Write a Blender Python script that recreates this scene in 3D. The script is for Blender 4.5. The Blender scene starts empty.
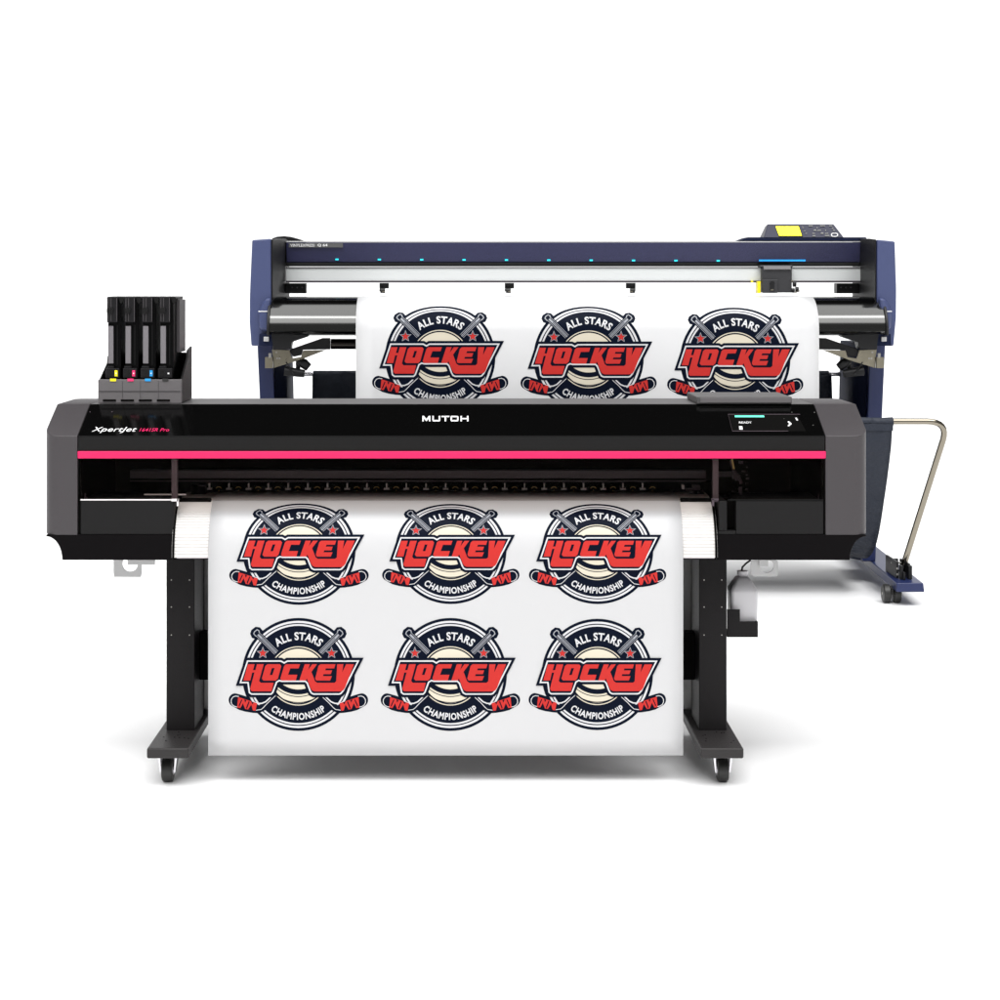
import bpy, bmesh, math, random
from mathutils import Vector, Matrix
random.seed(7)
scene = bpy.context.scene
COL = scene.collection
PI = math.pi

# ------------------------------------------------------------------ camera model (metres)
F, D0, H = 1830.0, 6.0, 1.643        # focal length in photo pixels, distance to the front plane, eye height
VX, HY = 468.0, 280.0
def X(px, y): return (px - VX) * (D0 + y) / F          # measured column -> metres at depth y
def Z(py, y): return H - (py - HY) * (D0 + y) / F      # measured row    -> metres at depth y
def P(px, py, y): return (X(px, y), y, Z(py, y))

# ------------------------------------------------------------------ materials
MATS = {}
def mat(name, col, rough=.5, metal=0., spec=.5, bump=0., bscale=60., var=0., vscale=8., coat=0., emit=None, trans=0., grain=0., bdist=.004):
    m = bpy.data.materials.new(name); m.use_nodes = True
    nt = m.node_tree; b = nt.nodes['Principled BSDF']
    b.inputs['Base Color'].default_value = (*col, 1)
    b.inputs['Roughness'].default_value = rough
    b.inputs['Metallic'].default_value = metal
    b.inputs['Specular IOR Level'].default_value = spec
    b.inputs['Coat Weight'].default_value = coat
    b.inputs['Coat Roughness'].default_value = .08
    if trans:
        b.inputs['Transmission Weight'].default_value = trans
    if emit:
        b.inputs['Emission Color'].default_value = (*emit[0], 1); b.inputs['Emission Strength'].default_value = emit[1]
    tc = nt.nodes.new('ShaderNodeTexCoord')
    def noise(sc, det=4):
        n = nt.nodes.new('ShaderNodeTexNoise'); n.inputs['Scale'].default_value = sc; n.inputs['Detail'].default_value = det
        nt.links.new(tc.outputs['Object'], n.inputs['Vector']); return n
    if var:
        n = noise(vscale); r = nt.nodes.new('ShaderNodeMapRange')
        r.inputs['From Min'].default_value = .3; r.inputs['From Max'].default_value = .7
        r.inputs['To Min'].default_value = max(.02, rough - var); r.inputs['To Max'].default_value = min(1, rough + var)
        nt.links.new(n.outputs['Fac'], r.inputs['Value']); nt.links.new(r.outputs['Result'], b.inputs['Roughness'])
    if grain:
        n = noise(420, 2); mx = nt.nodes.new('ShaderNodeMix'); mx.data_type = 'RGBA'
        mx.inputs['A'].default_value = (*[c * (1 - grain) for c in col], 1)
        mx.inputs['B'].default_value = (*[min(1, c * (1 + grain)) for c in col], 1)
        r = nt.nodes.new('ShaderNodeMapRange'); r.inputs['From Min'].default_value = .35; r.inputs['From Max'].default_value = .65
        nt.links.new(n.outputs['Fac'], r.inputs['Value'])
        nt.links.new(r.outputs['Result'], mx.inputs['Factor']); nt.links.new(mx.outputs['Result'], b.inputs['Base Color'])
    if bump:
        n = noise(bscale); bp = nt.nodes.new('ShaderNodeBump'); bp.inputs['Strength'].default_value = bump
        bp.inputs['Distance'].default_value = bdist
        nt.links.new(n.outputs['Fac'], bp.inputs['Height']); nt.links.new(bp.outputs['Normal'], b.inputs['Normal'])
    MATS[name] = m; return m

mat('gloss_black', (.0015,.0015,.0015), .12, spec=.10)
mat('plastic_grey', (.048,.043,.046), .42, spec=.35, bump=.12, bscale=700, grain=.12)
mat('plastic_top', (.070,.066,.067), .5, spec=.4, bump=.1, bscale=600)
mat('plastic_strip', (.0030,.0028,.0028), .45, spec=.22, bump=.1, bscale=700, grain=.12)
mat('plastic_dark', (.0095,.0092,.0094), .5, spec=.14, bump=.12, bscale=500, grain=.15)
mat('plastic_skirt', (.0022,.0016,.0020), .42, spec=.07, bump=.1, bscale=400)
mat('pink', (.68,.010,.105), .35, spec=.3)
mat('inner_black', (.0015,.0014,.0012), .7, spec=.05)
mat('inner_brown', (.016,.010,.009), .5, spec=.2)
mat('inner_grey', (.065,.048,.058), .45, spec=.3)
mat('bay_brown', (.0075,.0048,.0026), .6, spec=.1)
mat('inner_light', (.80,.76,.76), .4, spec=.4)
mat('brass', (.5,.34,.10), .4)
mat('apron_white', (.66,.64,.62), .5, spec=.3)
mat('apron_edge', (.45,.41,.44), .4, metal=.4)
mat('leg_black', (.010,.0090,.0095), .5, spec=.14, bump=.15, bscale=800, grain=.2)
mat('foot_black', (.026,.024,.024), .42, spec=.25, bump=.2, bscale=900, grain=.2)
mat('panel_light', (.55,.55,.54), .5)
mat('panel_grey', (.16,.16,.15), .4, metal=.3, var=.1)
mat('screw', (.35,.34,.32), .35, metal=.8)
mat('rubber', (.014,.014,.013), .45, spec=.5)
mat('chrome', (.68,.67,.70), .14, metal=1.)
mat('steel', (.25,.225,.18), .08, metal=1.)
mat('shaft_dark', (.05,.045,.04), .25, metal=1.)
mat('steel_dull', (.24,.22,.17), .35, metal=1., var=.1, vscale=40)
mat('bracket_grey', (.48,.48,.48), .4, metal=.35)
mat('bottle', (.60,.59,.61), .35, spec=.4)
mat('hose', (.01,.01,.01), .4)
mat('ink_body', (.006,.0055,.0065), .38, spec=.2, bump=.2, bscale=200)
mat('ink_black', (.0012,.0012,.0013), .4, spec=.06)
mat('ink_lit', (.16,.15,.16), .35, spec=.4, bump=.5, bscale=160)
mat('holder_grey', (.115,.107,.110), .5, spec=.35, bump=.1, bscale=600)
mat('yellow', (.95,.80,.005), .4); mat('magenta', (.85,.02,.15), .4); mat('cyan', (.01,.32,.75), .4)
mat('white_mark', (.85,.85,.85), .5)
mat('led_green', (.1,.6,.45), .4, emit=((.12,.75,.55), .7))
mat('led_blue', (.01,.3,.7), .4, emit=((.01,.30,.80), .6))
mat('led_cyan', (.02,.6,.7), .4, emit=((.03,.62,.75), .7))
mat('screen_yellow', (.75,.7,.01), .35, emit=((.95,.85,.0), .75))
mat('navy', (.046,.060,.145), .42, spec=.45, bump=.15, bscale=700, grain=.22)
mat('navy_beam', (.025,.026,.075), .45, spec=.4, bump=.15, bscale=500, grain=.35)
mat('navy_dark', (.012,.016,.040), .55, spec=.05, grain=.2)
mat('navy_panel', (.012,.013,.035), .4, spec=.35)
mat('navy_foot', (.010,.018,.076), .38, spec=.45, bump=.1, bscale=600, grain=.15)
mat('cutter_black', (.008,.008,.009), .45, spec=.3, bump=.15, bscale=500)
mat('cutter_grey', (.035,.035,.038), .42, spec=.35, grain=.15)
mat('sticker_grey', (.09,.09,.09), .4)
mat('rail_alu', (.64,.66,.655), .35)
mat('rail_dark', (.07,.06,.07), .35, metal=.4)
mat('platen_metal', (.085,.085,.083), .12, metal=1.)
mat('white_plate', (.86,.86,.85), .5)
mat('fabric', (.016,.020,.031), .60, spec=.3, bump=1., bscale=11, grain=.25, bdist=.03)
mat('paper_lit', (.66,.66,.665), .22, spec=.6)  # same paper as the front sheet, extra light put into its base colour
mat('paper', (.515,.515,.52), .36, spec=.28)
mat('print_navy', (.0022,.0045,.013), .45, spec=.05)
mat('print_white', (.57,.57,.585), .4, spec=.15)
mat('print_grey', (.30,.31,.34), .4, spec=.2)
mat('print_cream', (.60,.55,.44), .4, spec=.2)
mat('print_red', (.48,.030,.026), .45, spec=.08)
mat('floor_white', (.90,.90,.90), .55, spec=.3)

# tinted pane: dark see-through acrylic with a weak clear-coat reflection
m = bpy.data.materials.new('tinted_pane'); m.use_nodes = True; nt = m.node_tree
out = nt.nodes['Material Output']; nt.nodes.remove(nt.nodes['Principled BSDF'])
tr = nt.nodes.new('ShaderNodeBsdfTransparent'); tr.inputs['Color'].default_value = (.88,.85,.83,1)
gl = nt.nodes.new('ShaderNodeBsdfGlossy'); gl.inputs['Roughness'].default_value = .05; gl.inputs['Color'].default_value = (.5,.5,.5,1)
fr = nt.nodes.new('ShaderNodeFresnel'); fr.inputs['IOR'].default_value = 1.08
mx = nt.nodes.new('ShaderNodeMixShader')
nt.links.new(fr.outputs[0], mx.inputs[0]); nt.links.new(tr.outputs[0], mx.inputs[1]); nt.links.new(gl.outputs[0], mx.inputs[2])
nt.links.new(mx.outputs[0], out.inputs[0]); MATS['tinted_pane'] = m

# ------------------------------------------------------------------ object helpers
def tag(o, label=None, cat=None, group=None, kind=None):
    for k, v in (('label', label), ('category', cat), ('group', group), ('kind', kind)):
        if v: o[k] = v
    return o
def thing(name, label, cat, loc=(0,0,0), group=None):
    o = bpy.data.objects.new(name, None); COL.objects.link(o); o.location = loc
    o.empty_display_size = .1
    return tag(o, label, cat, group)
def base_of(o):
    v = Vector((0,0,0))
    while o is not None:
        v += o.location; o = o.parent
    return v

class MB:
    """collects geometry in world metres, links it as one mesh object"""
    def __init__(s): s.v, s.f, s.m, s.slots = [], [], [], []
    def slot(s, name):
        if name not in s.slots: s.slots.append(name)
        return s.slots.index(name)
    def add(s, vs, fs, m=None):
        k = len(s.v); s.v += [tuple(p) for p in vs]
        i = s.slot(m) if m else 0
        for f in fs: s.f.append([a + k for a in f]); s.m.append(i)
        return s
    def box(s, x0, x1, y0, y1, z0, z1, m=None):
        vs = [(x,y,z) for x in (x0,x1) for y in (y0,y1) for z in (z0,z1)]
        return s.add(vs, [(0,1,3,2),(4,6,7,5),(0,4,5,1),(2,3,7,6),(0,2,6,4),(1,5,7,3)], m)
    def loft(s, rings, m=None, cap=True):
        n = len(rings[0]); vs = [p for r in rings for p in r]; fs = []
        for i in range(len(rings)-1):
            for j in range(n):
                a, b = i*n+j, i*n+(j+1) % n; fs.append((a, b, b+n, a+n))
        if cap: fs += [tuple(range(n))[::-1], tuple((len(rings)-1)*n + j for j in range(n))]
        return s.add(vs, fs, m)
    def px(s, prof, x0, x1, m=None):      # profile (y,z) extruded along x
        return s.loft([[(x0,y,z) for y,z in prof], [(x1,y,z) for y,z in prof]], m)
    def py(s, prof, y0, y1, m=None):      # profile (x,z) extruded along y
        return s.loft([[(x,y0,z) for x,z in prof], [(x,y1,z) for x,z in prof]], m)
    def pz(s, prof, z0, z1, m=None):
        return s.loft([[(x,y,z0) for x,y in prof], [(x,y,z1) for x,y in prof]], m)
    def tube(s, pts, r, n=14, m=None, cap=True):
        pts = [Vector(p) for p in pts]; rings = []; ref = None
        for i, p in enumerate(pts):
            t = ((pts[min(i+1, len(pts)-1)] - p).normalized() + (p - pts[max(i-1, 0)]).normalized()).normalized()
            if ref is None: ref = Vector((0,0,1)) if abs(t.z) < .9 else Vector((1,0,0))
            u = (ref - t*ref.dot(t)).normalized(); w = t.cross(u); ref = u
            rr = r[i] if isinstance(r, (list, tuple)) else r
            rings.append([p + (u*math.cos(a) + w*math.sin(a))*rr for a in [2*PI*k/n for k in range(n)]])
        return s.loft(rings, m, cap)
    def cyl(s, p0, p1, r, n=24, m=None): return s.tube([p0, p1], r, n, m)
    def build(s, name, m=None, parent=None, bevel=0, smooth=True, angle=32, seg=2):
        me = bpy.data.meshes.new(name)
        off = base_of(parent) if parent else Vector((0,0,0))
        me.from_pydata([tuple(Vector(p) - off) for p in s.v], [], s.f)
        if s.slots:
            for k in s.slots: me.materials.append(MATS[k])
            me.polygons.foreach_set('material_index', s.m)
        else: me.materials.append(MATS[m])
        bm = bmesh.new(); bm.from_mesh(me)
        bmesh.ops.recalc_face_normals(bm, faces=bm.faces); bm.to_mesh(me); bm.free()
        if smooth:
            me.polygons.foreach_set('use_smooth', [True]*len(me.polygons)); me.set_sharp_from_angle(angle=math.radians(angle))
        o = bpy.data.objects.new(name, me); COL.objects.link(o)
        if parent: o.parent = parent
        if bevel:
            b = o.modifiers.new('bevel', 'BEVEL'); b.width = bevel; b.segments = seg; b.limit_method = 'ANGLE'
            b.angle_limit = math.radians(40); b.harden_normals = True
        return o

def copy_tree(o, parent=None, loc=None):
    c = o.copy(); COL.objects.link(c); c.parent = parent
    if loc is not None: c.location = loc
    for ch in list(o.children): copy_tree(ch, c)
    return c

# text outlines as 2-D meshes normalised to a unit box
def text2d(s, shear=0., bold=0., spacing=1.):
    c = bpy.data.curves.new('t', 'FONT'); c.body = s; c.shear = shear; c.offset = bold; c.space_character = spacing
    c.resolution_u = 3; c.size = 1
    o = bpy.data.objects.new('t', c); COL.objects.link(o)
    dg = bpy.context.evaluated_depsgraph_get(); dg.update()
    me = bpy.data.meshes.new_from_object(o.evaluated_get(dg))
    vs = [(v.co.x, v.co.y) for v in me.vertices]; fs = [tuple(p.vertices) for p in me.polygons]
    bpy.data.objects.remove(o); bpy.data.curves.remove(c); bpy.data.meshes.remove(me)
    x0, x1 = min(v[0] for v in vs), max(v[0] for v in vs); y0, y1 = min(v[1] for v in vs), max(v[1] for v in vs)
    return [((x-x0)/(x1-x0), (y-y0)/(y1-y0)) for x, y in vs], fs

# ------------------------------------------------------------------ the hockey badge as flat layers (units: photo zoom, y down)
BX, BY = 490., 466.
def circ(cx, cy, r, n=72): return [(cx + r*math.cos(2*PI*k/n), cy + r*math.sin(2*PI*k/n)) for k in range(n)]
def strip(pts, w):
    L, R = [], []
    for i, p in enumerate(pts):
        a = pts[max(i-1, 0)]; b = pts[min(i+1, len(pts)-1)]
        dx, dy = b[0]-a[0], b[1]-a[1]; l = math.hypot(dx, dy) or 1
        L.append((p[0]-dy/l*w/2, p[1]+dx/l*w/2)); R.append((p[0]+dy/l*w/2, p[1]-dx/l*w/2))
    return L + R[::-1]
def arc(cx, cy, r, a0, a1, w, n=20):
    return strip([(cx + r*math.cos(math.radians(a0+(a1-a0)*k/n)), cy + r*math.sin(math.radians(a0+(a1-a0)*k/n))) for k in range(n+1)], w)
def offset(poly, d):
    A = sum(poly[i][0]*poly[(i+1) % len(poly)][1]-poly[(i+1) % len(poly)][0]*poly[i][1] for i in range(len(poly)))
    s = 1 if A > 0 else -1; out = []; n = len(poly)
    for i in range(n):
        p, q, r = Vector(poly[i-1]), Vector(poly[i]), Vector(poly[(i+1) % n])
        e1, e2 = (q-p).normalized(), (r-q).normalized()
        n1, n2 = Vector((e1.y, -e1.x))*s, Vector((e2.y, -e2.x))*s
        b = (n1+n2).normalized(); k = d/max(.42, b.dot(n1)); out.append(tuple(q + b*k))
    return out
def star(cx, cy, r): return [(cx + (r if k % 2 == 0 else r*.42)*math.sin(PI*k/5), cy - (r if k % 2 == 0 else r*.42)*math.cos(PI*k/5)) for k in range(10)]
def mir(p): return [(2*BX - x, y) for x, y in p]

def badge():
    L = []                                            # (layer, material, polygon list)
    def a(k, m, *ps): L.append((k, m, [list(p) for p in ps]))
    # stick knobs and blades, outer navy
    knob = [(188,212),(196,188),(222,168),(250,172),(270,196),(300,240),(262,270),(225,246),(200,238)]
    tip = [(95+41*math.cos(math.radians(t)), 626+42*math.sin(math.radians(t))) for t in range(270, 109, -16)]
    blade = tip + [(120,688),(160,699),(205,706),(250,709),(320,640),(232,626),(165,604),(120,590)]
    blade = [(x, y) for x, y in blade]
    a(1, 'print_navy', knob, mir(knob), blade, mir(blade))
    # roundel rings
    a(2, 'print_navy', circ(BX, BY, 353)); a(3, 'print_white', circ(BX, BY, 335)); a(4, 'print_navy', circ(BX, BY, 322))
    a(5, 'print_white', circ(BX, BY, 315)); a(6, 'print_navy', circ(BX, BY, 304))
    # puck
    a(7, 'print_cream', circ(490, 475, 185)); a(8, 'print_navy', circ(490, 475, 179)); a(9, 'print_cream', circ(490, 475, 170))
    a(10, 'print_navy', arc(490, 392, 183, 26, 154, 31), arc(490, 396, 208, 32, 148, 5), arc(490, 440, 202, 45, 135, 0.1), arc(490, 425, 216, 42, 138, 5))
    # shafts of the crossed sticks (grey with navy core)
    s0 = [(238,216),(352,330)]
    for S in (s0, mir(s0)):
        a(10, 'print_navy', strip(S, 44)); a(11, 'print_grey', strip(S, 31)); a(12, 'print_navy', strip(S, 25)); a(13, 'print_grey', strip(S, 13)); 
        dx, dy = S[1][0]-S[0][0], S[1][1]-S[0][1]
        a(14, 'print_navy', *[strip([(S[0][0]+dx*t-4, S[0][1]+dy*t-4*dy/dx*(1 if dx > 0 else 1)), (S[0][0]+dx*t+2, S[0][1]+dy*t+2)], 10) for t in [k/14 for k in range(3, 14)]][:0] or [strip([(S[0][0]+dx*.2, S[0][1]+dy*.2), (S[0][0]+dx*.98, S[0][1]+dy*.98)], 4)])
    kn2 = [(208,212),(214,196),(232,182),(246,190),(252,214),(240,232),(222,228)]
    kn3 = offset(kn2, -6)
    a(11, 'print_grey', kn2, mir(kn2)); a(12, 'print_navy', kn3, mir(kn3))
    # lower stick shafts and blade trim
    w1 = [(336,584),(312,612),(286,636),(262,646),(236,647),(206,636)]
    a(7, 'print_navy', strip([(352,572),(320,620),(290,660),(250,680),(225,675)], 46)); a(7, 'print_navy', mir(strip([(352,572),(320,620),(290,660),(250,680),(225,675)], 46)))
    a(11, 'print_white', strip(w1, 8), mir(strip(w1, 8)))
    w2 = [(348,598),(300,642),(272,672),(258,684),(226,689)]
    a(11, 'print_white', strip(w2, 4), mir(strip(w2, 4)))
    w3 = [(118,603),(98,600),(82,606),(71,622),(70,640),(78,656),(92,665),(112,670)]
    a(11, 'print_white', strip(w3, 4.5), mir(strip(w3, 4.5)))
    tape = [(114,606),(233,645),(222,693),(108,672)]
    a(12, 'print_red', tape, mir(tape))
    tri = [[(128,676),(144,645),(158,682)],[(152,620),(166,626),(158,642)],[(176,684),(196,654),(206,690)],[(194,632),(212,640),(203,652)],[(168,683),(186,636),(180,632),(164,672)],[(121,668),(140,624),(135,620),(117,660)]]
    for t in tri: a(13, 'print_navy', t, mir(t))
    # stars
    for cx in (268, 698):
        a(11, 'print_grey', star(cx, 332, 41)); a(12, 'print_navy', star(cx, 332, 32)); a(13, 'print_red', star(cx, 333, 27))
    # banner
    W = [(170,377),(383,377),(402,388),(420,377),(872,377),(772,572),(758,588),(745,592),(584,592),(568,584),(558,566),(542,522),(532,512),
         (386,512),(372,508),(358,516),(334,580),(322,592),(196,592),(180,580),(172,520),(122,520)]
    a(15, 'print_navy', offset(W, 16))
    side = [(800,520),(850,455),(842,500),(812,560),(790,640),(762,660),(770,600)]
    a(1, 'print_navy', [(812,440),(845,440),(832,470),(828,520),(806,590),(770,650),(740,640)])
    a(16, 'print_white', W); a(17, 'print_navy', offset(W, -9))
    # letters
    Hh = [(175,401),(217,401),(207,438),(222,438),(232,401),(274,401),(245,505),(255,517),(336,517),(323,570),(200,570),(189,557),(216,453),(202,453),(190,503),(147,503)]
    O = [(297,401),(374,401),(384,412),(363,490),(350,503),(272,503),(262,491),(284,412)]; Oh = [(325,425),(342,425),(328,468),(312,468)]
    C = [(414,401),(501,401),(492,427),(440,427),(426,467),(484,467),(474,503),(385,503),(378,490),(402,412)]
    KY = [(530,401),(563,401),(551,437),(577,401),(607,401),(572,449),(594,507),(608,517),(716,517),(727,507),(733,401),(772,401),(764,452),(789,401),(838,401),
          (782,548),(770,565),(752,571),(590,571),(574,563),(565,548),(543,489),(536,503),(496,503)]
    E = [(628,401),(722,401),(714,427),(662,427),(657,439),(701,439),(693,463),(648,463),(644,475),(700,475),(689,503),(603,503),(596,490),(616,412)]
    a(18, 'print_red', Hh, O, C, KY, E); a(19, 'print_navy', Oh)
    # arched words
    def arched(s, r0, r1, a0, a1, up):
        vs, fs = text2d(s, bold=.03, spacing=1.10); q = []
        for u, v in vs:
            t = math.radians(a0 + (a1-a0)*u); r = r0 + (r1-r0)*v
            q.append((BX + r*math.sin(t), BY - r*math.cos(t)) if up else (BX + r*math.sin(t), BY + r*math.cos(t)))
        return q, fs
    T = [(15, 'print_white', arched('ALL STARS', 215, 266, -37, 37, True)), (15, 'print_white', arched('CHAMPIONSHIP', 284, 240, -38, 38, False))]
    return L, T
BADGE, BTEXT = badge()

def stamp(bm, slots, place, cuts, scale, mapping, sy=1.):
    """lays the badge print on a sheet: place = (cx, cv) in sheet metres, mapping(x, v, lift) -> world"""
    def emit(vs, fs, mi, k):
        t = bmesh.new(); V = [t.verts.new((place[0] + (x-BX)*scale, place[1] + (y-BY)*scale*sy, 0)) for x, y in vs]
        for f in fs:
            try: t.faces.new([V[i] for i in f])
            except ValueError: pass
        t.normal_update()
        for f in t.faces:
            if f.normal.z > 0: f.normal_flip()
        t.normal_update(); bmesh.ops.triangulate(t, faces=t.faces)
        for c in cuts:
            bmesh.ops.bisect_plane(t, geom=t.verts[:]+t.edges[:]+t.faces[:], plane_co=(0,c,0), plane_no=(0,1,0))
        t.verts.index_update(); N = [bm.verts.new(mapping(v.co.x, v.co.y, .00018*(k+1))) for v in t.verts]
        for f in t.faces:
            try:
                g = bm.faces.new([N[v.index] for v in f.verts]); g.material_index = mi; g.smooth = True
            except ValueError: pass
        t.free()
    for k, m, polys in BADGE:
        for p in polys:
            if len(p) > 2: emit(p, [tuple(range(len(p)))], slots.index(m), k)
    for k, m, (vs, fs) in BTEXT: emit(vs, fs, slots.index(m), k)

SL = ['paper','print_navy','print_white','print_grey','print_cream','print_red']
def sheet(name, prof, x0, x1, badges, cuts, label, warp=0., paper_mat='paper'):
    """prof = list of (y,z) from the feeding end to the hanging end"""
    s = [0.]
    for i in range(1, len(prof)): s.append(s[-1] + math.dist(prof[i-1], prof[i]))
    nrm = []
    for i in range(len(prof)):
        a, b = prof[max(i-1, 0)], prof[min(i+1, len(prof)-1)]
        dy, dz = b[0]-a[0], b[1]-a[1]; l = math.hypot(dy, dz); nrm.append((dz/l, -dy/l))   # points to -y / +z side
    def at(x, v, lift):
        i = 0
        while i < len(s)-2 and v > s[i+1]: i += 1
        t = (v - s[i])/(s[i+1]-s[i]); y = prof[i][0]+(prof[i+1][0]-prof[i][0])*t; z = prof[i][1]+(prof[i+1][1]-prof[i][1])*t
        ny = nrm[i][0]+(nrm[i+1][0]-nrm[i][0])*t; nz = nrm[i][1]+(nrm[i+1][1]-nrm[i][1])*t
        wv = warp*math.sin((x-x0)*2.1+v*1.3)*max(0, v-.35)
        return (x, y+ny*lift+wv, z+nz*lift)
    bm = bmesh.new(); nx = 24; th = .0007
    g = [[[bm.verts.new(at(x0+(x1-x0)*j/nx, v, l)) for j in range(nx+1)] for v in s] for l in (0, -th)]
    for l in (0, 1):
        for i in range(len(s)-1):
            for j in range(nx):
                q = [g[l][i][j], g[l][i][j+1], g[l][i+1][j+1], g[l][i+1][j]]; f = bm.faces.new(q if l == 0 else q[::-1]); f.smooth = True
    rim = [(0, j) for j in range(nx+1)] + [(i, nx) for i in range(1, len(s))] + [(len(s)-1, j) for j in range(nx-1, -1, -1)] + [(i, 0) for i in range(len(s)-2, 0, -1)]
    for k in range(len(rim)):
        a, b = rim[k], rim[(k+1) % len(rim)]
        bm.faces.new([g[0][a[0]][a[1]], g[1][a[0]][a[1]], g[1][b[0]][b[1]], g[0][b[0]][b[1]]])
    for cx, cv, sc, sy in badges: stamp(bm, SL, (cx, cv), cuts, sc, at, sy)
    me = bpy.data.meshes.new(name); bm.to_mesh(me); bm.free()
    for m_ in SL: me.materials.append(MATS[paper_mat if m_ == 'paper' else m_])
    o = bpy.data.objects.new(name, me); COL.objects.link(o)
    # origin at the lower front of the sheet
    c = Vector(((x0+x1)/2, prof[-1][0], prof[-1][1])); me.transform(Matrix.Translation(-c)); o.location = c
    return tag(o, label, 'printed sheet', 'sheets of hockey badges'), s

# ================================================================== SETTING
fl = MB(); n = 96
ring = [[(r*math.cos(2*PI*k/n), 8+r*math.sin(2*PI*k/n), 0) for k in range(n)] for r in (6, 30, 400)]
vs = [(0,8,0)] + [p for r in ring for p in r]; fs = [(0, 1+k, 1+(k+1) % n) for k in range(n)]
for q in range(2):
    for k in range(n): a_, b_ = 1+q*n+k, 1+q*n+(k+1) % n; fs.append((a_, a_+n, b_+n, b_))
fl.add(vs, fs); f_o = fl.build('floor', 'floor_white', smooth=False); tag(f_o, 'seamless white studio floor', None, None, 'structure')

# ================================================================== FRONT PRINTER
PR = thing('large_format_printer', 'wide black printer in front with grey end caps and pink stripe, standing on two legs', 'printer', (-.035, .25, 0))
XL, XLs, XRs, XR = -1.392, X(78, 0), X(825, 0), 1.314
zTop, zEdge, zCap, zBot = 1.2229, 1.1315, .807, .725
def slope(px, py, lift=0.):
    """photo point -> point on the sloped top cover"""
    t = (H - zEdge - (py-HY)*D0/F) / (.0914 + (py-HY)*.2/F)
    y = .2*t; return (X(px, y), y - .4155*lift, zEdge + .0914*t + .9096*lift)

def end_cap(x_out, x_in, name):
    s = 1 if x_in > x_out else -1
    bm = bmesh.new(); r = .05; pts = [(x_in, 0.)]
    for k in range(9):
        t = PI/2*k/8; pts.append((x_out + s*(r - r*math.sin(t)), r - r*math.cos(t)*1.0))
    pts += [(x_out, .47), (x_out + s*.02, .49), (x_in, .49)]
    lo = [bm.verts.new((x, y, zCap)) for x, y in pts]; hi = [bm.verts.new((x, y, 1.26)) for x, y in pts]
    n = len(pts); bm.faces.new(lo); bm.faces.new(hi[::-1])
    for i in range(n): bm.faces.new([lo[i], lo[(i+1) % n], hi[(i+1) % n], hi[i]])
    bmesh.ops.recalc_face_normals(bm, faces=bm.faces)
    for co, no in (((0,0,zEdge), (0,-.0914,.2)), ((0,0,zTop), (0,0,1))):
        g = bmesh.ops.bisect_plane(bm, geom=bm.verts[:]+bm.edges[:]+bm.faces[:], plane_co=co, plane_no=no, clear_outer=True)
        bmesh.ops.holes_fill(bm, edges=[e for e in bm.edges if len(e.link_faces) == 1])
    bmesh.ops.recalc_face_normals(bm, faces=bm.faces)
    mb = MB(); bm.verts.index_update(); mb.add([tuple(v.co) for v in bm.verts], [[v.index for v in f.verts] for f in bm.faces]); bm.free()
    return mb.build(name, 'plastic_grey', PR, bevel=.0025, angle=25)
end_cap(XL, XLs - .002, 'end_cap'); end_cap(XR, XRs + .002, 'end_cap')

MB().px([(.0, zEdge), (.2, zTop), (.2, zTop-.012), (.006, zEdge-.016)], XLs, XRs).build('top_cover', 'gloss_black', PR, bevel=.0015)
MB().px([(.202, zTop), (.49, zTop), (.60, 1.17), (.60, 1.16), (.202, zTop-.012)], XLs, XRs).build('top_panel', 'plastic_top', PR, bevel=.002)
MB().px([(.001, Z(436.6,0)), (.030, Z(436.6,0)), (.030, Z(451,0)), (.004, Z(451,0))], XLs, XRs).build('front_strip', 'plastic_strip', PR, bevel=.0012)
s_ = MB().px([(-.004, Z(451.2,0)), (.02, Z(451.2,0)), (.02, Z(458.6,0)), (-.002, Z(458.6,0))], XLs-.0015, XRs+.003).build('accent_strip', 'pink', PR, bevel=.003)
MB().box(XLs+.003, XRs-.003, .004, .008, Z(500.5,0), Z(458.8,0)).build('window', 'tinted_pane', PR, smooth=False)
# raised tray on top right
t_ = MB(); t_.pz([(X(697,.19), .19), (X(792,.19), .19), (X(778,.45), .45), (X(687,.45), .45)], zTop+.001, Z(396.8,.19))
t_.build('lid_tray', 'plastic_top', PR, bevel=.003)
tt = MB(); tt.box(X(700,.19), X(791,.19), .186, .1885, Z(402.6,.19), Z(397.6,.19)); tt.build('tray_trim', 'holder_grey', PR, bevel=.001)
# shell behind
MB().px([(.60,1.16),(.62,1.16),(.62,.74),(.60,.74)], XL+.05, XR-.05).build('rear_panel', 'bay_brown', PR)
MB().box(XLs+.001, XRs-.001, .17, .59, 1.185, 1.195).build('ceiling_plate', 'inner_black', PR)
for x0, x1 in ((XLs-.001, XLs+.01), (XRs-.01, XRs+.001)):
    MB().box(x0, x1, .01, .59, zCap-.05, 1.12).build('side_plate', 'inner_black', PR)
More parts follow.
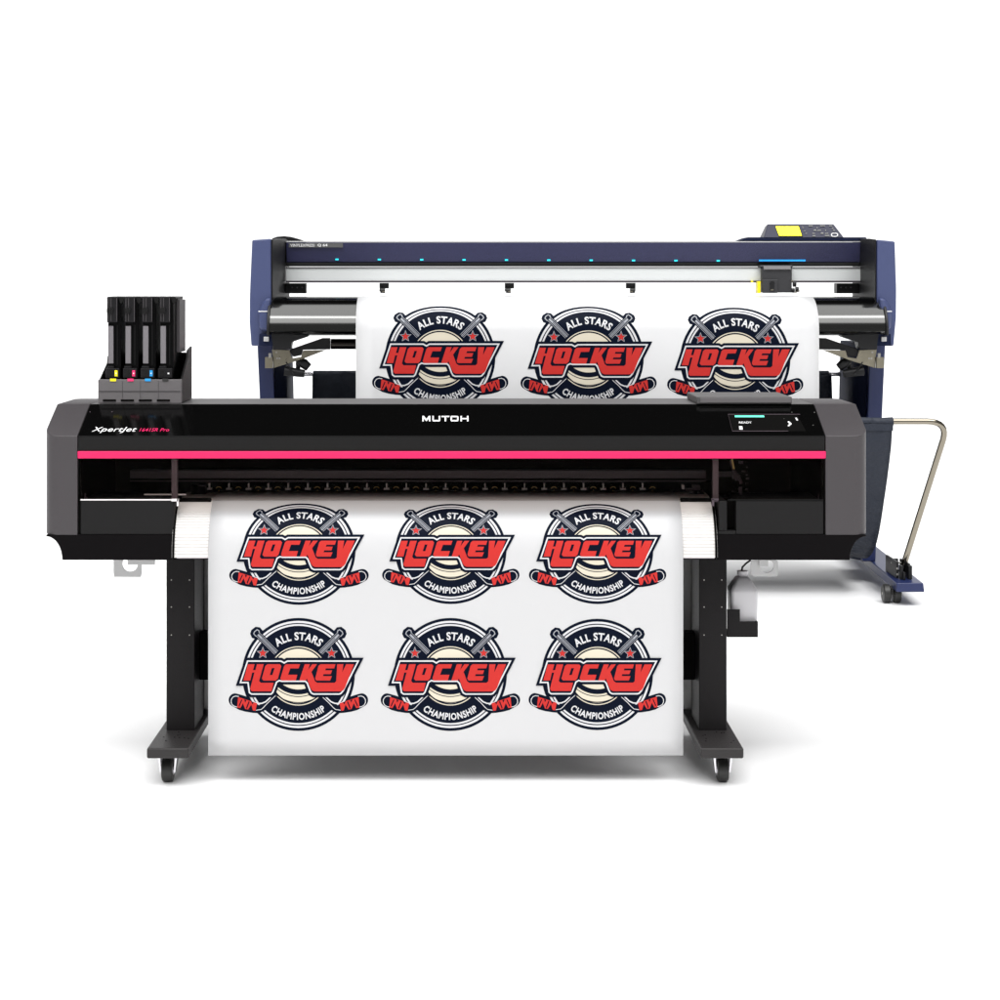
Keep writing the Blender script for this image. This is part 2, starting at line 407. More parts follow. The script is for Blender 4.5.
# interior of the print bay
xpl, xpr = X(172,0), X(716,0)
MB().box(XLs+.01, XRs-.01, .33, .36, Z(456,.33), Z(440,.33)).build('upper_rail', 'inner_brown', PR)
MB().box(X(130,.3), X(706,.3), .30, .34, Z(478.5,.3), Z(470.5,.3)).build('guide_rail', 'inner_grey', PR, bevel=.002)
MB().box(X(130,.3), X(706,.3), .295, .299, Z(481.5,.3), Z(480.3,.3)).build('guide_rod', 'inner_grey', PR)
MB().box(X(130,.3), X(712,.3), .31, .34, Z(493,.3), Z(482,.3)).build('roller_bar', 'inner_black', PR)
MB().box(X(144,.1), X(186,.1), .10, .108, Z(495.2,.1), Z(494,.1)).build('wire_rod', 'inner_light', PR)
mb = MB(); k = Z(489,.3)
def roller_mark(x):
    m_ = MB(); y = .285
    m_.box(x-.002, x+.002, y, y+.02, Z(488.5,y), Z(483.6,y), 'inner_light'); m_.box(x-.0095, x+.0095, y-.002, y+.02, Z(489.8,y), Z(488.2,y), 'inner_light')
    m_.box(x-.011, x+.011, y, y+.02, Z(493,y), Z(492,y), 'inner_grey'); m_.box(x-.0025, x+.0025, y, y+.02, Z(495.4,y), Z(494,y), 'inner_light')
    b0 = x + X(488,.285) - X(478.3,.285)
    m_.tube([(b0-.010,y,Z(488.3,y)), (b0-.004,y,Z(486.9,y)), (b0+.004,y,Z(486.9,y)), (b0+.010,y,Z(488.3,y))], .0016, 6, 'brass')
    m_.box(b0-.0012, b0+.0012, y, y+.01, Z(491.6,y), Z(490.2,y), 'brass')
    return m_
x_first = X(209, .285); pitch = X(269.2+19.72,.285) - X(269.2,.285)
pr0 = roller_mark(x_first).build('pinch_roller', None, PR, smooth=False)
for i in range(1, 23):
    c = pr0.copy(); COL.objects.link(c); c.parent = PR; c.location = (pitch*i, 0, 0)
cr = MB()   # small mechanism at both ends of the roller bar
for q in range(14):
    bx = X(random.uniform(190,204),.25); cr.box(bx, bx+random.uniform(.01,.03), .24, .27, Z(random.uniform(490,496),.25), Z(random.uniform(484,489),.25), random.choice(['inner_grey','inner_black','inner_brown']))
cr.build('roller_bracket', None, PR, smooth=False)
cr = MB(); cr.box(X(692,.25), X(700,.25), .24, .27, Z(490,.25), Z(485.5,.25), 'inner_grey'); cr.box(X(686,.25), X(692,.25), .24, .27, Z(490.8,.25), Z(488.6,.25), 'inner_grey')
cr.box(X(682,.25), X(684,.25), .24, .27, Z(489,.25), Z(485,.25), 'inner_light')
for q in range(8):
    bx = X(random.uniform(690,703),.25); cr.box(bx, bx+.012, .245, .27, Z(497,.25), Z(random.uniform(490,494),.25), random.choice(['inner_grey','inner_black']))
cr.build('roller_bracket', None, PR, smooth=False)
# cable chain / ink tubes right of the post
cc = MB(); 
cc.tube([P(731.5,460,.2),P(732.5,466,.2),P(734,471,.18),P(738,476,.18),P(741,482,.18),P(740,490,.18),P(741,497,.18)], .0055, 8, 'inner_grey')
cc.tube([P(732,459,.17),P(733,464,.17),P(734,469,.17)], .003, 6, 'brass')
for q in range(30):
    px_, py_ = random.uniform(733,748), random.uniform(462,498); s2 = random.uniform(.002,.008)
    p = P(px_, py_, random.uniform(.16,.24)); cc.box(p[0]-s2, p[0]+s2, p[1], p[1]+.01, p[2]-s2*.6, p[2]+s2*.6, random.choice(['inner_grey','inner_brown','inner_black','inner_grey','inner_light'] if q % 5 == 0 else ['inner_grey','inner_brown','inner_black']))
cc.build('cable_chain', None, PR, smooth=False)
MB().box(X(719,.3), X(735,.3), .3, .33, Z(477,.3), Z(472,.3)).build('print_carriage', 'inner_grey', PR)
for q, (cx_, cy_) in enumerate(((84,495),(820,494))):
    c2 = MB(); 
    for j in range(6):
        p = P(cx_+random.uniform(-3,3), cy_+random.uniform(-2,4), .05); s2 = random.uniform(.002,.005); c2.box(p[0]-s2,p[0]+s2,p[1],p[1]+.01,p[2]-s2,p[2]+s2)
    c2.build('hinge', 'inner_grey', PR, smooth=False)
# posts of the front opening
for a_, b_ in ((171.5,177.3),(712.8,718.6)):
    MB().box(X(a_,.012), X(b_,.012), .012, .03, Z(502,.012), Z(458.8,.012)).build('window_post', 'inner_grey', PR, bevel=.001)
# front lower covers
def drawer(px0, px1, name='lower_cover'):
    return MB().box(X(px0,0), X(px1,0), .0, .25, Z(534.2,0), Z(500.8,0)).build(name, 'plastic_dark', PR, bevel=.003)
drawer(80.5,174); drawer(736,823.5)
rc = MB(); rc.box(X(719,0), X(727,0), .0, .2, Z(530.6,0), Z(501,0)); rc.build('latch_cover', 'plastic_dark', PR, bevel=.002)
MB().box(X(727.2,0), X(735.8,0), .04, .2, Z(529.5,0), Z(502,0)).build('latch_recess', 'inner_black', PR)
MB().box(X(718.5,0), X(735.8,0), .001, .2, Z(534.2,0), Z(531,0)).build('latch_sill', 'plastic_dark', PR, bevel=.001)
MB().box(X(80.5,0), X(171,0), -.001, .004, Z(500.4,0), Z(499.3,0)).build('cover_trim', 'inner_light', PR)
MB().box(X(728,0), X(823.5,0), -.001, .004, Z(500.4,0), Z(499.5,0)).build('cover_trim', 'plastic_strip', PR)
tr_ = MB(); tr_.box(X(171.5,0), X(178.2,0), -.004, .012, Z(501.2,0), Z(499,0)); tr_.box(X(177.0,0), X(178.4,0), -.004, .012, Z(506,0), Z(499,0)); tr_.build('corner_clip', 'inner_light', PR)
tr_ = MB(); tr_.box(X(711.5,0), X(718.5,0), -.004, .012, Z(500,0), Z(498.6,0)); tr_.box(X(712,0), X(714,0), -.004, .012, Z(506,0), Z(499,0)); tr_.build('corner_clip', 'inner_grey', PR)
# black skirts with the scooped outer end
def skirt(px_out, px_scoop, px_in, name='skirt', yb=560.2):
    pts = [(X(px_in,0), Z(534.6,0))]; pts.append((X(px_out,0), Z(534.6,0)))
    o_, e_ = X(px_out,0), X(px_scoop,0); z0, z1 = Z(536.5,0), Z(yb,0)
    for k in range(9):
        t = PI/2*k/8; pts.append((o_ + (e_-o_)*math.sin(t), z0 + (z1-z0)*(1-math.cos(t))))
    pts.append((X(px_in,0), z1)); return MB().py(pts, .002, .56).build(name, 'plastic_skirt', PR, bevel=.002)
skirt(46, 62, 172); skirt(866.5, 850, 717)
# curved ribbed apron, each side
A0, AY, AZ = (.13, .735), .15, .178
def ell(t, g=0.): return (A0[0] - (AY+g)*math.cos(t), A0[1] + (AZ+g)*math.sin(t))
ap = MB(); prof = []
nr = 25
for k in range(nr):
    t0 = PI/2*.985*k/nr; t1 = PI/2*.985*(k+1)/nr
    prof += [ell(t0, -.0022), ell(t0+(t1-t0)*.16, 0), ell(t0+(t1-t0)*.84, 0), ell(t1, -.0022)]
prof += [(.30, A0[1]+AZ), (.30, A0[1])]
ap.px(prof, X(179,.13)-.0, X(711.5,.13)); ap_o = ap.build('platen_apron', 'apron_white', PR, angle=20)
for a_, b_ in ((178,211.5),(680,712.5)): MB().box(X(a_,.1), X(b_,.1), .085, .10, Z(503.2,.09), Z(498,.09)).build('apron_lip', 'inner_black', PR)
ed = MB(); ed.box(X(177.5,0), X(714,0), -.014, .12, Z(558.8,-.02), Z(556,-.02)); ed.build('apron_trim', 'apron_edge', PR, bevel=.001)
MB().box(X(168,0), X(720,0), .03, .56, .722, Z(558.9,0)).build('floor_pan', 'inner_black', PR)
for px_, s2 in ((176.5,-1),(713.5,1)):
    e_ = MB(); xo = X(px_,.05); pr_ = [ell(PI/2*k/14, .004) for k in range(15)] + [ell(PI/2*k/14, -.012) for k in range(14,-1,-1)]
    e_.px(pr_, xo - (.003 if s2 < 0 else .004), xo + (.004 if s2 < 0 else .003)); e_.build('apron_side', 'inner_black', PR)
# display on the slope
d = MB(); q = [slope(*p, .0008) for p in ((728,414.6),(797,414.6),(806,431.4),(732,431.4))]; q2 = [slope(*p, .0002) for p in ((728,414.6),(797,414.6),(806,431.4),(732,431.4))]
d.loft([q2, q]); disp = d.build('display', 'inner_black', PR, smooth=False)
def on_slope(pts, lift=.0014): return [slope(x, y, lift) for x, y in pts]
e = MB()
for a_, b_ in (((728,414.6),(800,414.6)),((732.2,431.4),(788,431.4)),((728,414.6),(732.2,431.4))):
    e.add(on_slope([(a_[0], a_[1]-.25), (b_[0], b_[1]-.25), (b_[0]+.3, b_[1]+.25), (a_[0]+.3, a_[1]+.25)]), [(0,1,2,3)])
e.build('bezel', 'inner_grey', disp, smooth=False)
e = MB(); e.add(on_slope([(734.6,415.8),(764,415.8),(764.4,417.6),(735,417.6)]), [(0,1,2,3)]); e.build('status_light', 'led_green', disp, smooth=False)
def slope_text(s, px0, px1, py0, py1, m, parent, name, shear=0., bold=0., lift=.0016, spacing=1.):
    vs, fs = text2d(s, shear, bold, spacing); mb = MB()
    mb.add([slope(px0+(px1-px0)*u, py1+(py0-py1)*v, lift) for u, v in vs], fs)
    return mb.build(name, m, parent, smooth=False)
slope_text('MAINTOP_UV', 739, 752, 421.8, 423.8, 'white_mark', disp, 'screen_text') if False else slope_text('READY', 739, 751.5, 421.9, 423.9, 'white_mark', disp, 'screen_text')
e = MB(); e.add(on_slope([(739,426.6),(742.3,426.6),(742.7,429.9),(739.4,429.9)]), [(0,1,2,3)]); e.build('icon', 'white_mark', disp, smooth=False)
e = MB(); e.add(on_slope([(787.5,422),(789,421.6),(791.8,424.2),(789,426.6),(787.6,426.2),(789.4,424.2)]), [(0,1,2,3,4,5)]); e.build('arrow_key', 'white_mark', disp, smooth=False)
for px_, py_, r_ in ((796.2,418.6,1.1),(797,420,1.3),(791.8,412.6,.6),(814.5,412.7,.7),(813,425.4,.7),(784,419,.4)):
    e = MB(); e.add(on_slope([(px_-r_*.8,py_-r_*.5),(px_+r_*.6,py_-r_*.5),(px_+r_*.8,py_+r_*.5),(px_-r_*.6,py_+r_*.5)]), [(0,1,2,3)]); e.build('indicator', 'panel_grey' if r_ < 1 else 'white_mark', PR, smooth=False)
# lettering on the cover
def wide_mutoh():
    """extended square capitals: M U T O H"""
    h, w, gap, st = 1., 1.62, .42, .22; polys = []; x = 0
    def r(x0, y0, x1, y1): polys.append([(x0,y0),(x1,y0),(x1,y1),(x0,y1)])
    polys.append([(x,0),(x+st*1.2,0),(x+st*1.2,.55),(x+w*.5,.0),(x+w-st*1.2,.55),(x+w-st*1.2,0),(x+w,0),(x+w,1),(x+w-.3,1),(x+w*.5,.42),(x+.3,1),(x,1)]); x += w+gap
    r(x,.12,x+st*1.3,1); r(x+w-st*1.3,.12,x+w,1); polys.append([(x,.12),(x+.15,0),(x+w-.15,0),(x+w,.12),(x+w,.24),(x,.24)]); x += w+gap*.6
    r(x,.78,x+w,1); r(x+w/2-.15,0,x+w/2+.15,.78); x += w+gap*.6
    r(x,.12,x+st*1.3,.88); r(x+w-st*1.3,.12,x+w,.88); polys.append([(x,.12),(x+.15,0),(x+w-.15,0),(x+w,.12),(x+w,.24),(x,.24)]); polys.append([(x,.76),(x+w,.76),(x+w,.88),(x+w-.15,1),(x+.15,1),(x,.88)]); x += w+gap
    r(x,0,x+st*1.3,1); r(x+w-st*1.3,0,x+w,1); r(x+st*1.3,.39,x+w-st*1.3,.61); x += w
    return polys, x
polys, wtot = wide_mutoh(); mb = MB()
for p in polys: mb.add([slope(422.4+46*u/wtot, 421.6-5.4*v, .0012) for u, v in p], [tuple(range(len(p)))])
mb.build('maker_lettering', 'white_mark', PR, smooth=False)
slope_text('XpertJet', 91.5, 137, 427.4, 433.4, 'white_mark', PR, 'model_lettering', .45, .002, spacing=1.05)
slope_text('1641SR Pro', 139.3, 169.2, 428.5, 431.9, 'pink', PR, 'model_lettering', .4, .004, spacing=1.05)
for px_ in (90,112): e = MB(); e.add(on_slope([(px_-.5,411.8),(px_+.5,411.8),(px_+.5,412.6),(px_-.5,412.6)]), [(0,1,2,3)]); e.build('cover_dot', 'inner_grey', PR, smooth=False)

# legs
YL = .136
def leg(px0, px1, inner, name='leg'):
    x0, x1 = X(px0,YL), X(px1,YL); zb = Z(730.5,YL)
    l = MB().box(x0, x1, YL, YL+.20, zb, .73).build(name, 'leg_black', PR, bevel=.003)
    # lighter inner channel seen behind the column
    xi0, xi1 = (x1+.001, x1+.028) if inner > 0 else (x0-.028, x0-.001)
    MB().box(x0+.01, x1-.01, YL+.201, YL+.30, zb, .73).build('leg_channel', 'leg_black', PR, bevel=.002)
    a0_, a1_ = (x1-.012, x1+.05) if inner > 0 else (x0-.05, x0+.012)
    MB().box(a0_, a1_, YL+.301, YL+.315, zb+.001, .721).build('channel_panel', 'panel_light', PR)
    for zz in (Z(580,YL), Z(607,YL), Z(635,YL)):
        for xx in (x0+.017, x1-.017): MB().cyl((xx, YL-.0015, zz), (xx, YL+.001, zz), .0020, 8).build('screw', 'screw', l)
    return l
leg(166.3,194.6, 1); leg(699,726.8,-1)
def foot(px0, px1, inner):
    YF = -.1; x0, x1 = X(px0,YF), X(px1,YF); z0, z1 = Z(758.8,YF), Z(748.3,YF)
    f = MB().box(x0, x1, YF, .62, z0, z1).build('foot', 'foot_black', PR, bevel=.006, seg=3)
    for k in range(9):
        xx = x0 + (.02 + .105*random.random()); yy = YF + .05 + .17*random.random(); MB().cyl((xx,yy,z1-.001), (xx,yy,z1+.001), .0025, 8).build('screw_hole', 'inner_black', f)
    return x0, x1, z0
def caster(cx, side, y=.0, z_top=.100, parent=None, name='caster', r=.04, w=.036):
    q = MB().cyl((cx-w/2, y, r), (cx+w/2, y, r), r, 28).build(name, 'rubber', parent, bevel=.006)
    hb = MB().cyl((cx-w/2-.002, y, r), (cx+w/2+.002, y, r), r*.52, 20).build('hub', 'chrome', q, bevel=.001)
    fk = MB()
    for s in (-1, 1):
        xt, xb = cx + s*(w/2+.010), cx + s*(w/2+.004)
        def rg(xa_, xb_): return [(xb_, y-.014, r-.010), (xb_, y+.012, r-.010), (xa_, y+.04, z_top-.006), (xa_, y-.016, z_top-.006)]
        fk.loft([rg(xt-.004*s, xb-.002*s), rg(xt+.005*s, xb+.003*s)])
    fk.box(cx-w/2-.015, cx+w/2+.015, y-.0165, y+.042, z_top-.009, z_top-.004)
    fk.cyl((cx, y+.02, z_top-.004), (cx, y+.02, z_top+.002), .016, 14)
    fk.build('fork', 'chrome', q, bevel=.001)
    if side:
        bl = MB(); bl.tube([(cx+side*(w/2+.006), y+.05, z_top-.022), (cx+side*(w/2+.028), y+.05, z_top-.026)], [.016,.011], 14); bl.build('brake_lever', 'rubber', q)
    return q
for a_, b_, inn in ((146.6,188.6,1),(701,743.8,-1)):
    x0, x1, z0 = foot(a_, b_, inn)
    cx = X(168.2,0) if inn > 0 else X(722.3,0)
    caster(cx, inn, .0, z0, PR); caster(cx, -inn, .52, z0, PR)
# cross beam between the legs
MB().box(X(194.6,YL)+.0005, X(699,YL)-.0005, .24, .30, Z(680,.24), Z(633,.24)).build('cross_beam', 'inner_black', PR, bevel=.003)
# hook plates under the body
def ring_plate(px0, px1, py0, py1, cxp, cyp, rp, y, openn=None):
    x0, x1, z0, z1 = X(px0,y), X(px1,y), Z(py1,y), Z(py0,y); cx, cz, r = X(cxp,y), Z(cyp,y), rp*(D0+y)/F
    out, inn = [], []
    for k in range(32):
        t = 2*PI*k/32 + PI/32; dx, dz = math.cos(t), math.sin(t)
        s = min([v for v in (((x1-cx)/dx if dx > 0 else (x0-cx)/dx), ((z1-cz)/dz if dz > 0 else (z0-cz)/dz))])
        out.append((cx+dx*s, cz+dz*s)); inn.append((cx+dx*r, cz+dz*r))
    mb = MB(); vs = [(x, yy, z) for yy in (y, y+.006) for L_ in (out, inn) for x, z in L_]; fs = []
    for k in range(32):
        j = (k+1) % 32
        if openn and openn(cx, cz, inn[k], r): continue
        fs += [(k, j, 32+j, 32+k), (64+k, 96+k, 96+j, 64+j), (k, 64+k, 64+j, j), (32+k, 32+j, 96+j, 96+k)]
    mb.add(vs, fs); return mb.build('hook_plate', 'bracket_grey', PR, smooth=False)
ring_plate(751,778,560.5,576.5,767,566,6.8,.2)
pl = MB(); pl.box(X(759,.196), X(768,.196), .190, .196, Z(566,.196), .724); pl.build('hook_catch', 'bracket_grey', PR)
ring_plate(113.5,141.5,559,577,130,564,7.8,.2,None)
pl = MB(); pl.box(X(128,.196), X(155,.196), .190, .196, Z(564.5,.196), .724); pl.build('hook_catch', 'bracket_grey', PR)
# bottle bracket on the right leg
bb = MB(); y = .16
bb.py([(X(726.8,y)+.001,Z(609.5,y)),(X(740,y),Z(609.5,y)),(X(740,y),Z(621.6,y)),(X(758,y),Z(621.6,y)),(X(758,y),Z(637.3,y)),(X(726.8,y)+.001,Z(637.3,y))], y, y+.006)
bb.box(X(727,y)+.001, X(758,y), y+.007, y+.13, Z(637.3,y), Z(637.3,y)+.005); bb.box(X(758,y)-.005, X(758,y), y+.007, y+.13, Z(637.3,y)+.006, Z(622,y))
bb.build('bottle_bracket', 'leg_black', PR, bevel=.001)

# ink station (fixed part of the printer)
yh = .21
hx0, hx1 = X(98,yh), X(181.5,yh)
h_ = MB(); h_.box(hx0, hx1, yh, yh+.018, zTop+.0015, Z(379.5,yh)); hf = h_.build('ink_station', 'holder_grey', PR, bevel=.002)
g_ = MB(); g_.box(hx0+.004, hx1-.004, yh-.002, yh-.0003, Z(391.6,yh), Z(390.9,yh))
for k in range(3):
    xx = X(122.5+18*k, yh); g_.box(xx-.0004, xx+.0004, yh-.0016, yh-.0002, Z(400,yh), Z(381,yh))
g_.build('seam', 'plastic_grey', hf)
cl_ = MB()
for k in range(4): cl_.box(X(103+18*k,yh), X(116+18*k,yh), yh-.004, yh+.0, Z(401.4,yh), Z(399.4,yh))
cl_.build('clip', 'inner_black', hf)
zr = 1.398; side_p = [(yh+.0185, zTop+.0015), (yh+.0185, Z(380,yh)), (yh+.15, 1.375), (yh+.16, zr), (yh+.235, zr+.012), (yh+.235, zTop+.0015)]
MB().px(side_p, hx1-.008, hx1).build('station_side', 'plastic_strip', hf, bevel=.002)
MB().px([(a_, b_ - (.02 if b_ > 1.35 else 0)) for a_, b_ in side_p], hx0, hx0+.008).build('station_side', 'inner_black', hf, bevel=.002)
MB().box(hx0+.008, hx1-.008, yh+.225, yh+.235, zTop+.002, zr-.01).build('station_back', 'inner_black', hf)
# colour tabs on the rim
for k, c in enumerate(('yellow','magenta','cyan','rubber')):
    a_ = X(110.2+17.4*k, yh); MB().box(a_, a_+X(116-110+468,yh)-X(468,yh), yh-.003, yh-.0004, Z(381.3,yh), Z(378.6,yh)).build('colour_tab', c, hf, bevel=.0006)

# ------------------------------------------------------------------ ink cartridges (four separate things)
def cartridge(k, label, accent):
    px = 107.2 + 17.5*k; y0, y1 = .235, .415; pw = (D0+y0)/F
    x0 = X(px, y0); zb, zt = Z(381, y0) - .04, Z(296.5, y0)
    T = thing('ink_cartridge', label, 'ink cartridge', (x0+.03, (y0+y1)/2, zb), 'ink cartridges in the ink station')
    zz = lambda py: Z(py, y0)
    b = MB(); b.box(x0+.0015, x0+13.5*pw, y0+.006, y1, zb+.002, zz(299)); b.build('cartridge_body', 'ink_black', T, bevel=.002)
    hd = MB(); hd.py([(x0,zz(297)),(x0+10.6*pw,zz(297)),(x0+10.6*pw,zz(322.5)),(x0,zz(322.5))], y0-.006, y0+.0055)
    hd.box(x0, x0+15.5*pw, y0+.0105-.004, y1-.01, zz(299)+.0005, zz(296.6))
    h2 = hd.build('cartridge_cap', 'ink_body', T, bevel=.002)
    rb = MB()
    for q in (1.6, 4.2, 10.0): rb.box(x0+(q-.35)*pw, x0+(q+.35)*pw, y0-.0075, y0-.0062, zz(321.5), zz(298))
    rb.build('rib', 'plastic_grey', h2)
    kn = MB(); kn.cyl((x0+3.4*pw, y0-.013, zz(310.6)), (x0+3.4*pw, y0-.0062, zz(310.6)), 3.6*pw, 6); kn.build('knob', 'plastic_strip', h2, bevel=.001)
    tb = MB(); tb.py([(x0+10.7*pw,zz(297.3)),(x0+16*pw,zz(297.3)),(x0+16.6*pw,zz(300.5)),(x0+14*pw,zz(304)),(x0+12*pw,zz(302))], y0+.004, y0+.006); tb.build('clip', 'plastic_strip', T, bevel=.0008)
    lb = MB(); lb.box(x0+.8*pw, x0+6.2*pw, y0-.001, y0+.0055, zz(363.5), zz(326)); lb.build('lit_front', 'ink_lit', T, bevel=.001)  # lit front of the cartridge, its light put into a paler stripe
    sp = MB(); sp.box(x0+9.6*pw, x0+10.2*pw, y0+.003, y0+.0055, zz(365), zz(325)); sp.build('side_rib', 'plastic_dark', T)
    cn = MB(); cn.box(x0-1.4*pw, x0+12.6*pw, y0-.008, y0+.0052, zz(377.8), zz(368.2)); cn.box(x0-.4*pw, x0+7*pw, y0-.006, y0+.0052, zz(368), zz(366)); c_ = cn.build('connector', 'ink_body', T, bevel=.0015)
    cd = MB(); cd.py([(x0+.2*pw,zz(376)),(x0+2.6*pw,zz(373)),(x0+.2*pw,zz(370)),(x0+4.4*pw,zz(370)),(x0+6*pw,zz(373)),(x0+4.4*pw,zz(376))], y0-.010, y0-.0085); cd.build('catch', 'plastic_strip', c_)
    if accent != 'rubber':
        ch = MB(); ch.box(x0+8*pw, x0+10.9*pw, y0-.010, y0-.0085, zz(376.2), zz(370.2), accent); ch.box(x0+8.9*pw, x0+10*pw, y0-.0112, y0-.0105, zz(373.8), zz(372.6), 'white_mark')
        ch.build('colour_chip', None, c_, smooth=False)
    else:
        ch = MB(); ch.box(x0+8.4*pw, x0+10*pw, y0-.010, y0-.0085, zz(374), zz(372.6)); ch.build('colour_chip', 'white_mark', c_, smooth=False)
    return T
cartridge(0, 'black ink cartridge with a yellow chip, leftmost in the ink station', 'yellow')
cartridge(1, 'black ink cartridge with a magenta chip, second from left', 'magenta')
cartridge(2, 'black ink cartridge with a cyan blue chip, third from left', 'cyan')
cartridge(3, 'black ink cartridge with only a small white mark, rightmost in the ink station', 'rubber')
# side wing beside the last cartridge (part of the station)
w_ = MB(); xw = X(178.0,.34); w_.box(xw, xw+.012, .30, .43, Z(352,.34), Z(299.5,.34)); w_.box(xw-.022, xw+.004, .31, .42, Z(306,.34), Z(297,.34)); w_.build('station_wing', 'plastic_grey', hf, bevel=.002)

# ------------------------------------------------------------------ waste bottle
y = .235; WB = thing('waste_bottle', 'translucent white plastic bottle sitting in the bracket on the right leg', 'bottle', (X(743,y), y, Z(637.3,.16)+.0055))
zb = Z(637.3,.16)+.006
def rr(cx, cy, hx, hy, r, n=5):
    o = []
    for sx, sy, a0 in ((1,1,0),(-1,1,90),(-1,-1,180),(1,-1,270)):
        for k in range(n+1):
            t = math.radians(a0+90*k/n); o.append((cx+sx*(hx-r)+r*math.cos(t), cy+sy*(hy-r)+r*math.sin(t)))
    return o
cx = X(742.4,y); rings = []
for zz, hx, hy, r in ((zb,.042,.045,.012),(zb+.004,.0455,.05,.013),(Z(592,y),.0455,.05,.013),(Z(590.5,y),.0462,.051,.013),(Z(588,y),.045,.05,.013),(Z(577,y),.022,.03,.012),(Z(575.5,y),.015,.015,.012),(Z(574,y),.014,.014,.0115)):
    rings.append([(a_, b_, zz) for a_, b_ in rr(cx, y, hx, hy, r)])
MB().loft(rings).build('bottle_body', 'bottle', WB, angle=50)
MB().cyl((cx,y,Z(574,y)-.002), (cx,y,Z(570.6,y)), .0185, 20).build('neck_cap', 'bottle', WB, bevel=.001)
MB().tube([(cx-.002,y,Z(570.6,y)-.001), P(742.5,567,y), P(746,563.5,y), P(750,560.5,y), P(752,556,y)], .0035, 8).build('hose', 'hose', WB)

# ------------------------------------------------------------------ front sheet
prof = [(.30, A0[1]+AZ+.004)] + [(.22, A0[1]+AZ+.004)]
prof += [ell(PI/2*(1-k/18), .0045) for k in range(0, 19)]
yv = prof[-1][0]; zb_ = Z(755.5, yv)
for k in range(1, 13): prof.append((yv, A0[1] + (zb_-A0[1])*k/12))
s = [0.]
for i in range(1, len(prof)): s.append(s[-1] + math.dist(prof[i-1], prof[i]))
def v_of(py):                                      # arc length where the sheet shows at photo row py
    for i in range(1, len(prof)):
        a_, b_ = prof[i-1], prof[i]; pa = HY + (H-a_[1])*F/(D0+a_[0]); pb = HY + (H-b_[1])*F/(D0+b_[0])
        if pb >= py and pa < py: return s[i-1] + (s[i]-s[i-1])*(py-pa)/(pb-pa)
sc = (137.6/860)*(D0+yv)/F; R = 353*sc
row2 = v_of(674.4); sy1 = .955; vb1 = v_of(604.8) - R*sy1
bad = [(X(298.4,yv), row2, sc, 1.), (X(450.4,yv), row2, sc, 1.), (X(597.3,yv), row2, sc*135.6/137.6, 1.),
       (X(299.0,yv), vb1, sc, sy1), (X(450.8,yv), vb1, sc*.985, sy1), (X(597.6,yv), vb1, sc*.985, sy1)]
sheet('printed_sheet', prof, X(208.2,yv), X(683.2,yv), bad, [x for x in s if x < .62], 'white printed sheet with six hockey badges hanging from the pink striped printer')

# ================================================================== REAR CUTTER
Y0 = 3.6                        # depth of the side housings' front
CU = thing('vinyl_cutter', 'navy blue roll cutter standing behind the printer, with fabric catch basket', 'vinyl cutter', (.559, 3.9, 0))
XC = .559
def mx_(px, y): return 2*XC - X(px, y)             # mirrored across the machine's middle
yB = 4.0
for pts, s in (([(252,240),(270.8,238.6),(271.2,346),(251.2,346),(249.4,322),(249.6,296)], 1), ([(895,241.4),(877.2,239.6),(876.8,346),(893.8,346),(896.4,318),(896.6,290)], -1)):
    hs = MB(); fr_ = [(X(a_,Y0), Y0, Z(b_,Y0)) for a_, b_ in pts]; bk = [(p[0], Y0+.62, p[2]) for p in fr_]
    hs.loft([fr_, bk]).build('side_housing', 'navy', CU, bevel=.008, seg=3)
# black inner liners with humped top
for xa, xb, s in ((X(271.3,Y0), -.995, 1), (X(876.7,Y0), 2.150, -1)):
    pr_ = [(Y0+.01, Z(239.4,Y0)), (Y0+.2, Z(238.6,Y0+.2)), (Y0+.4, Z(238.8,Y0+.4)), (Y0+.6, Z(241,Y0+.6)), (Y0+.6, 1.33), (Y0+.01, 1.30)]
    m_ = MB(); m_.loft([[(xa, y_, z_) for y_, z_ in pr_], [(xb if y_ > Y0+.1 else xa+s*.006, y_, z_) for y_, z_ in pr_]])
    m_.build('side_liner', 'cutter_black', CU, bevel=.003)
xbl, xbr = -.994, 2.149
yh_ = yB + .24; m_ = MB(); m_.py([(X(271.5,yh_),Z(243,yh_)),(X(272,yh_),Z(238.4,yh_)),(X(277,yh_),Z(236.6,yh_)),(X(284,yh_),Z(236.0,yh_)),(X(291,yh_),Z(236.8,yh_)),(X(298,yh_),Z(238.8,yh_)),(X(303,yh_),Z(241,yh_)),(X(303,yh_),Z(243,yh_))], yh_, yh_+.2)
m_.build('rear_cap', 'cutter_black', CU, bevel=.003)
# beam
zt, zbm = Z(242.3,yB), Z(262.3,yB)
def tl(pts): return pts
bm_ = MB(); bm_.px([(yB-.006, zt), (yB+.22, zt+.003), (yB+.22, zbm), (yB+.02, zbm)], xbl, xbr); bm_.build('beam', 'navy_beam', CU, bevel=.004)
MB().px([(yB-.0062, zt+.0045), (yB+.05, zt+.008), (yB+.05, zt+.0042), (yB-.0062, zt+.0006)], xbl, xbr).build('beam_edge', 'bracket_grey', CU)
MB().px([(yB+.012, zbm-.001), (yB+.2, zbm-.001), (yB+.2, Z(266.2,yB)), (yB+.03, Z(266.2,yB))], xbl, xbr).build('beam_underside', 'cutter_black', CU)
for k in range(10):
    px = 337 + 42.36*k; py = 259.4 + .15*k
    yy = yB + .0135; m_ = MB(); m_.box(X(px-1.6,yy), X(px+1.6,yy), yy-.002, yy+.004, Z(py+.8,yy), Z(py-.8,yy)); m_.build('guide_light', 'led_cyan', CU, smooth=False)
m_ = MB(); m_.box(X(759.5,yB), X(806,yB), yB+.0125, yB+.018, Z(261.3,yB), Z(259.6,yB)); m_.build('status_bar', 'led_blue', CU, smooth=False)
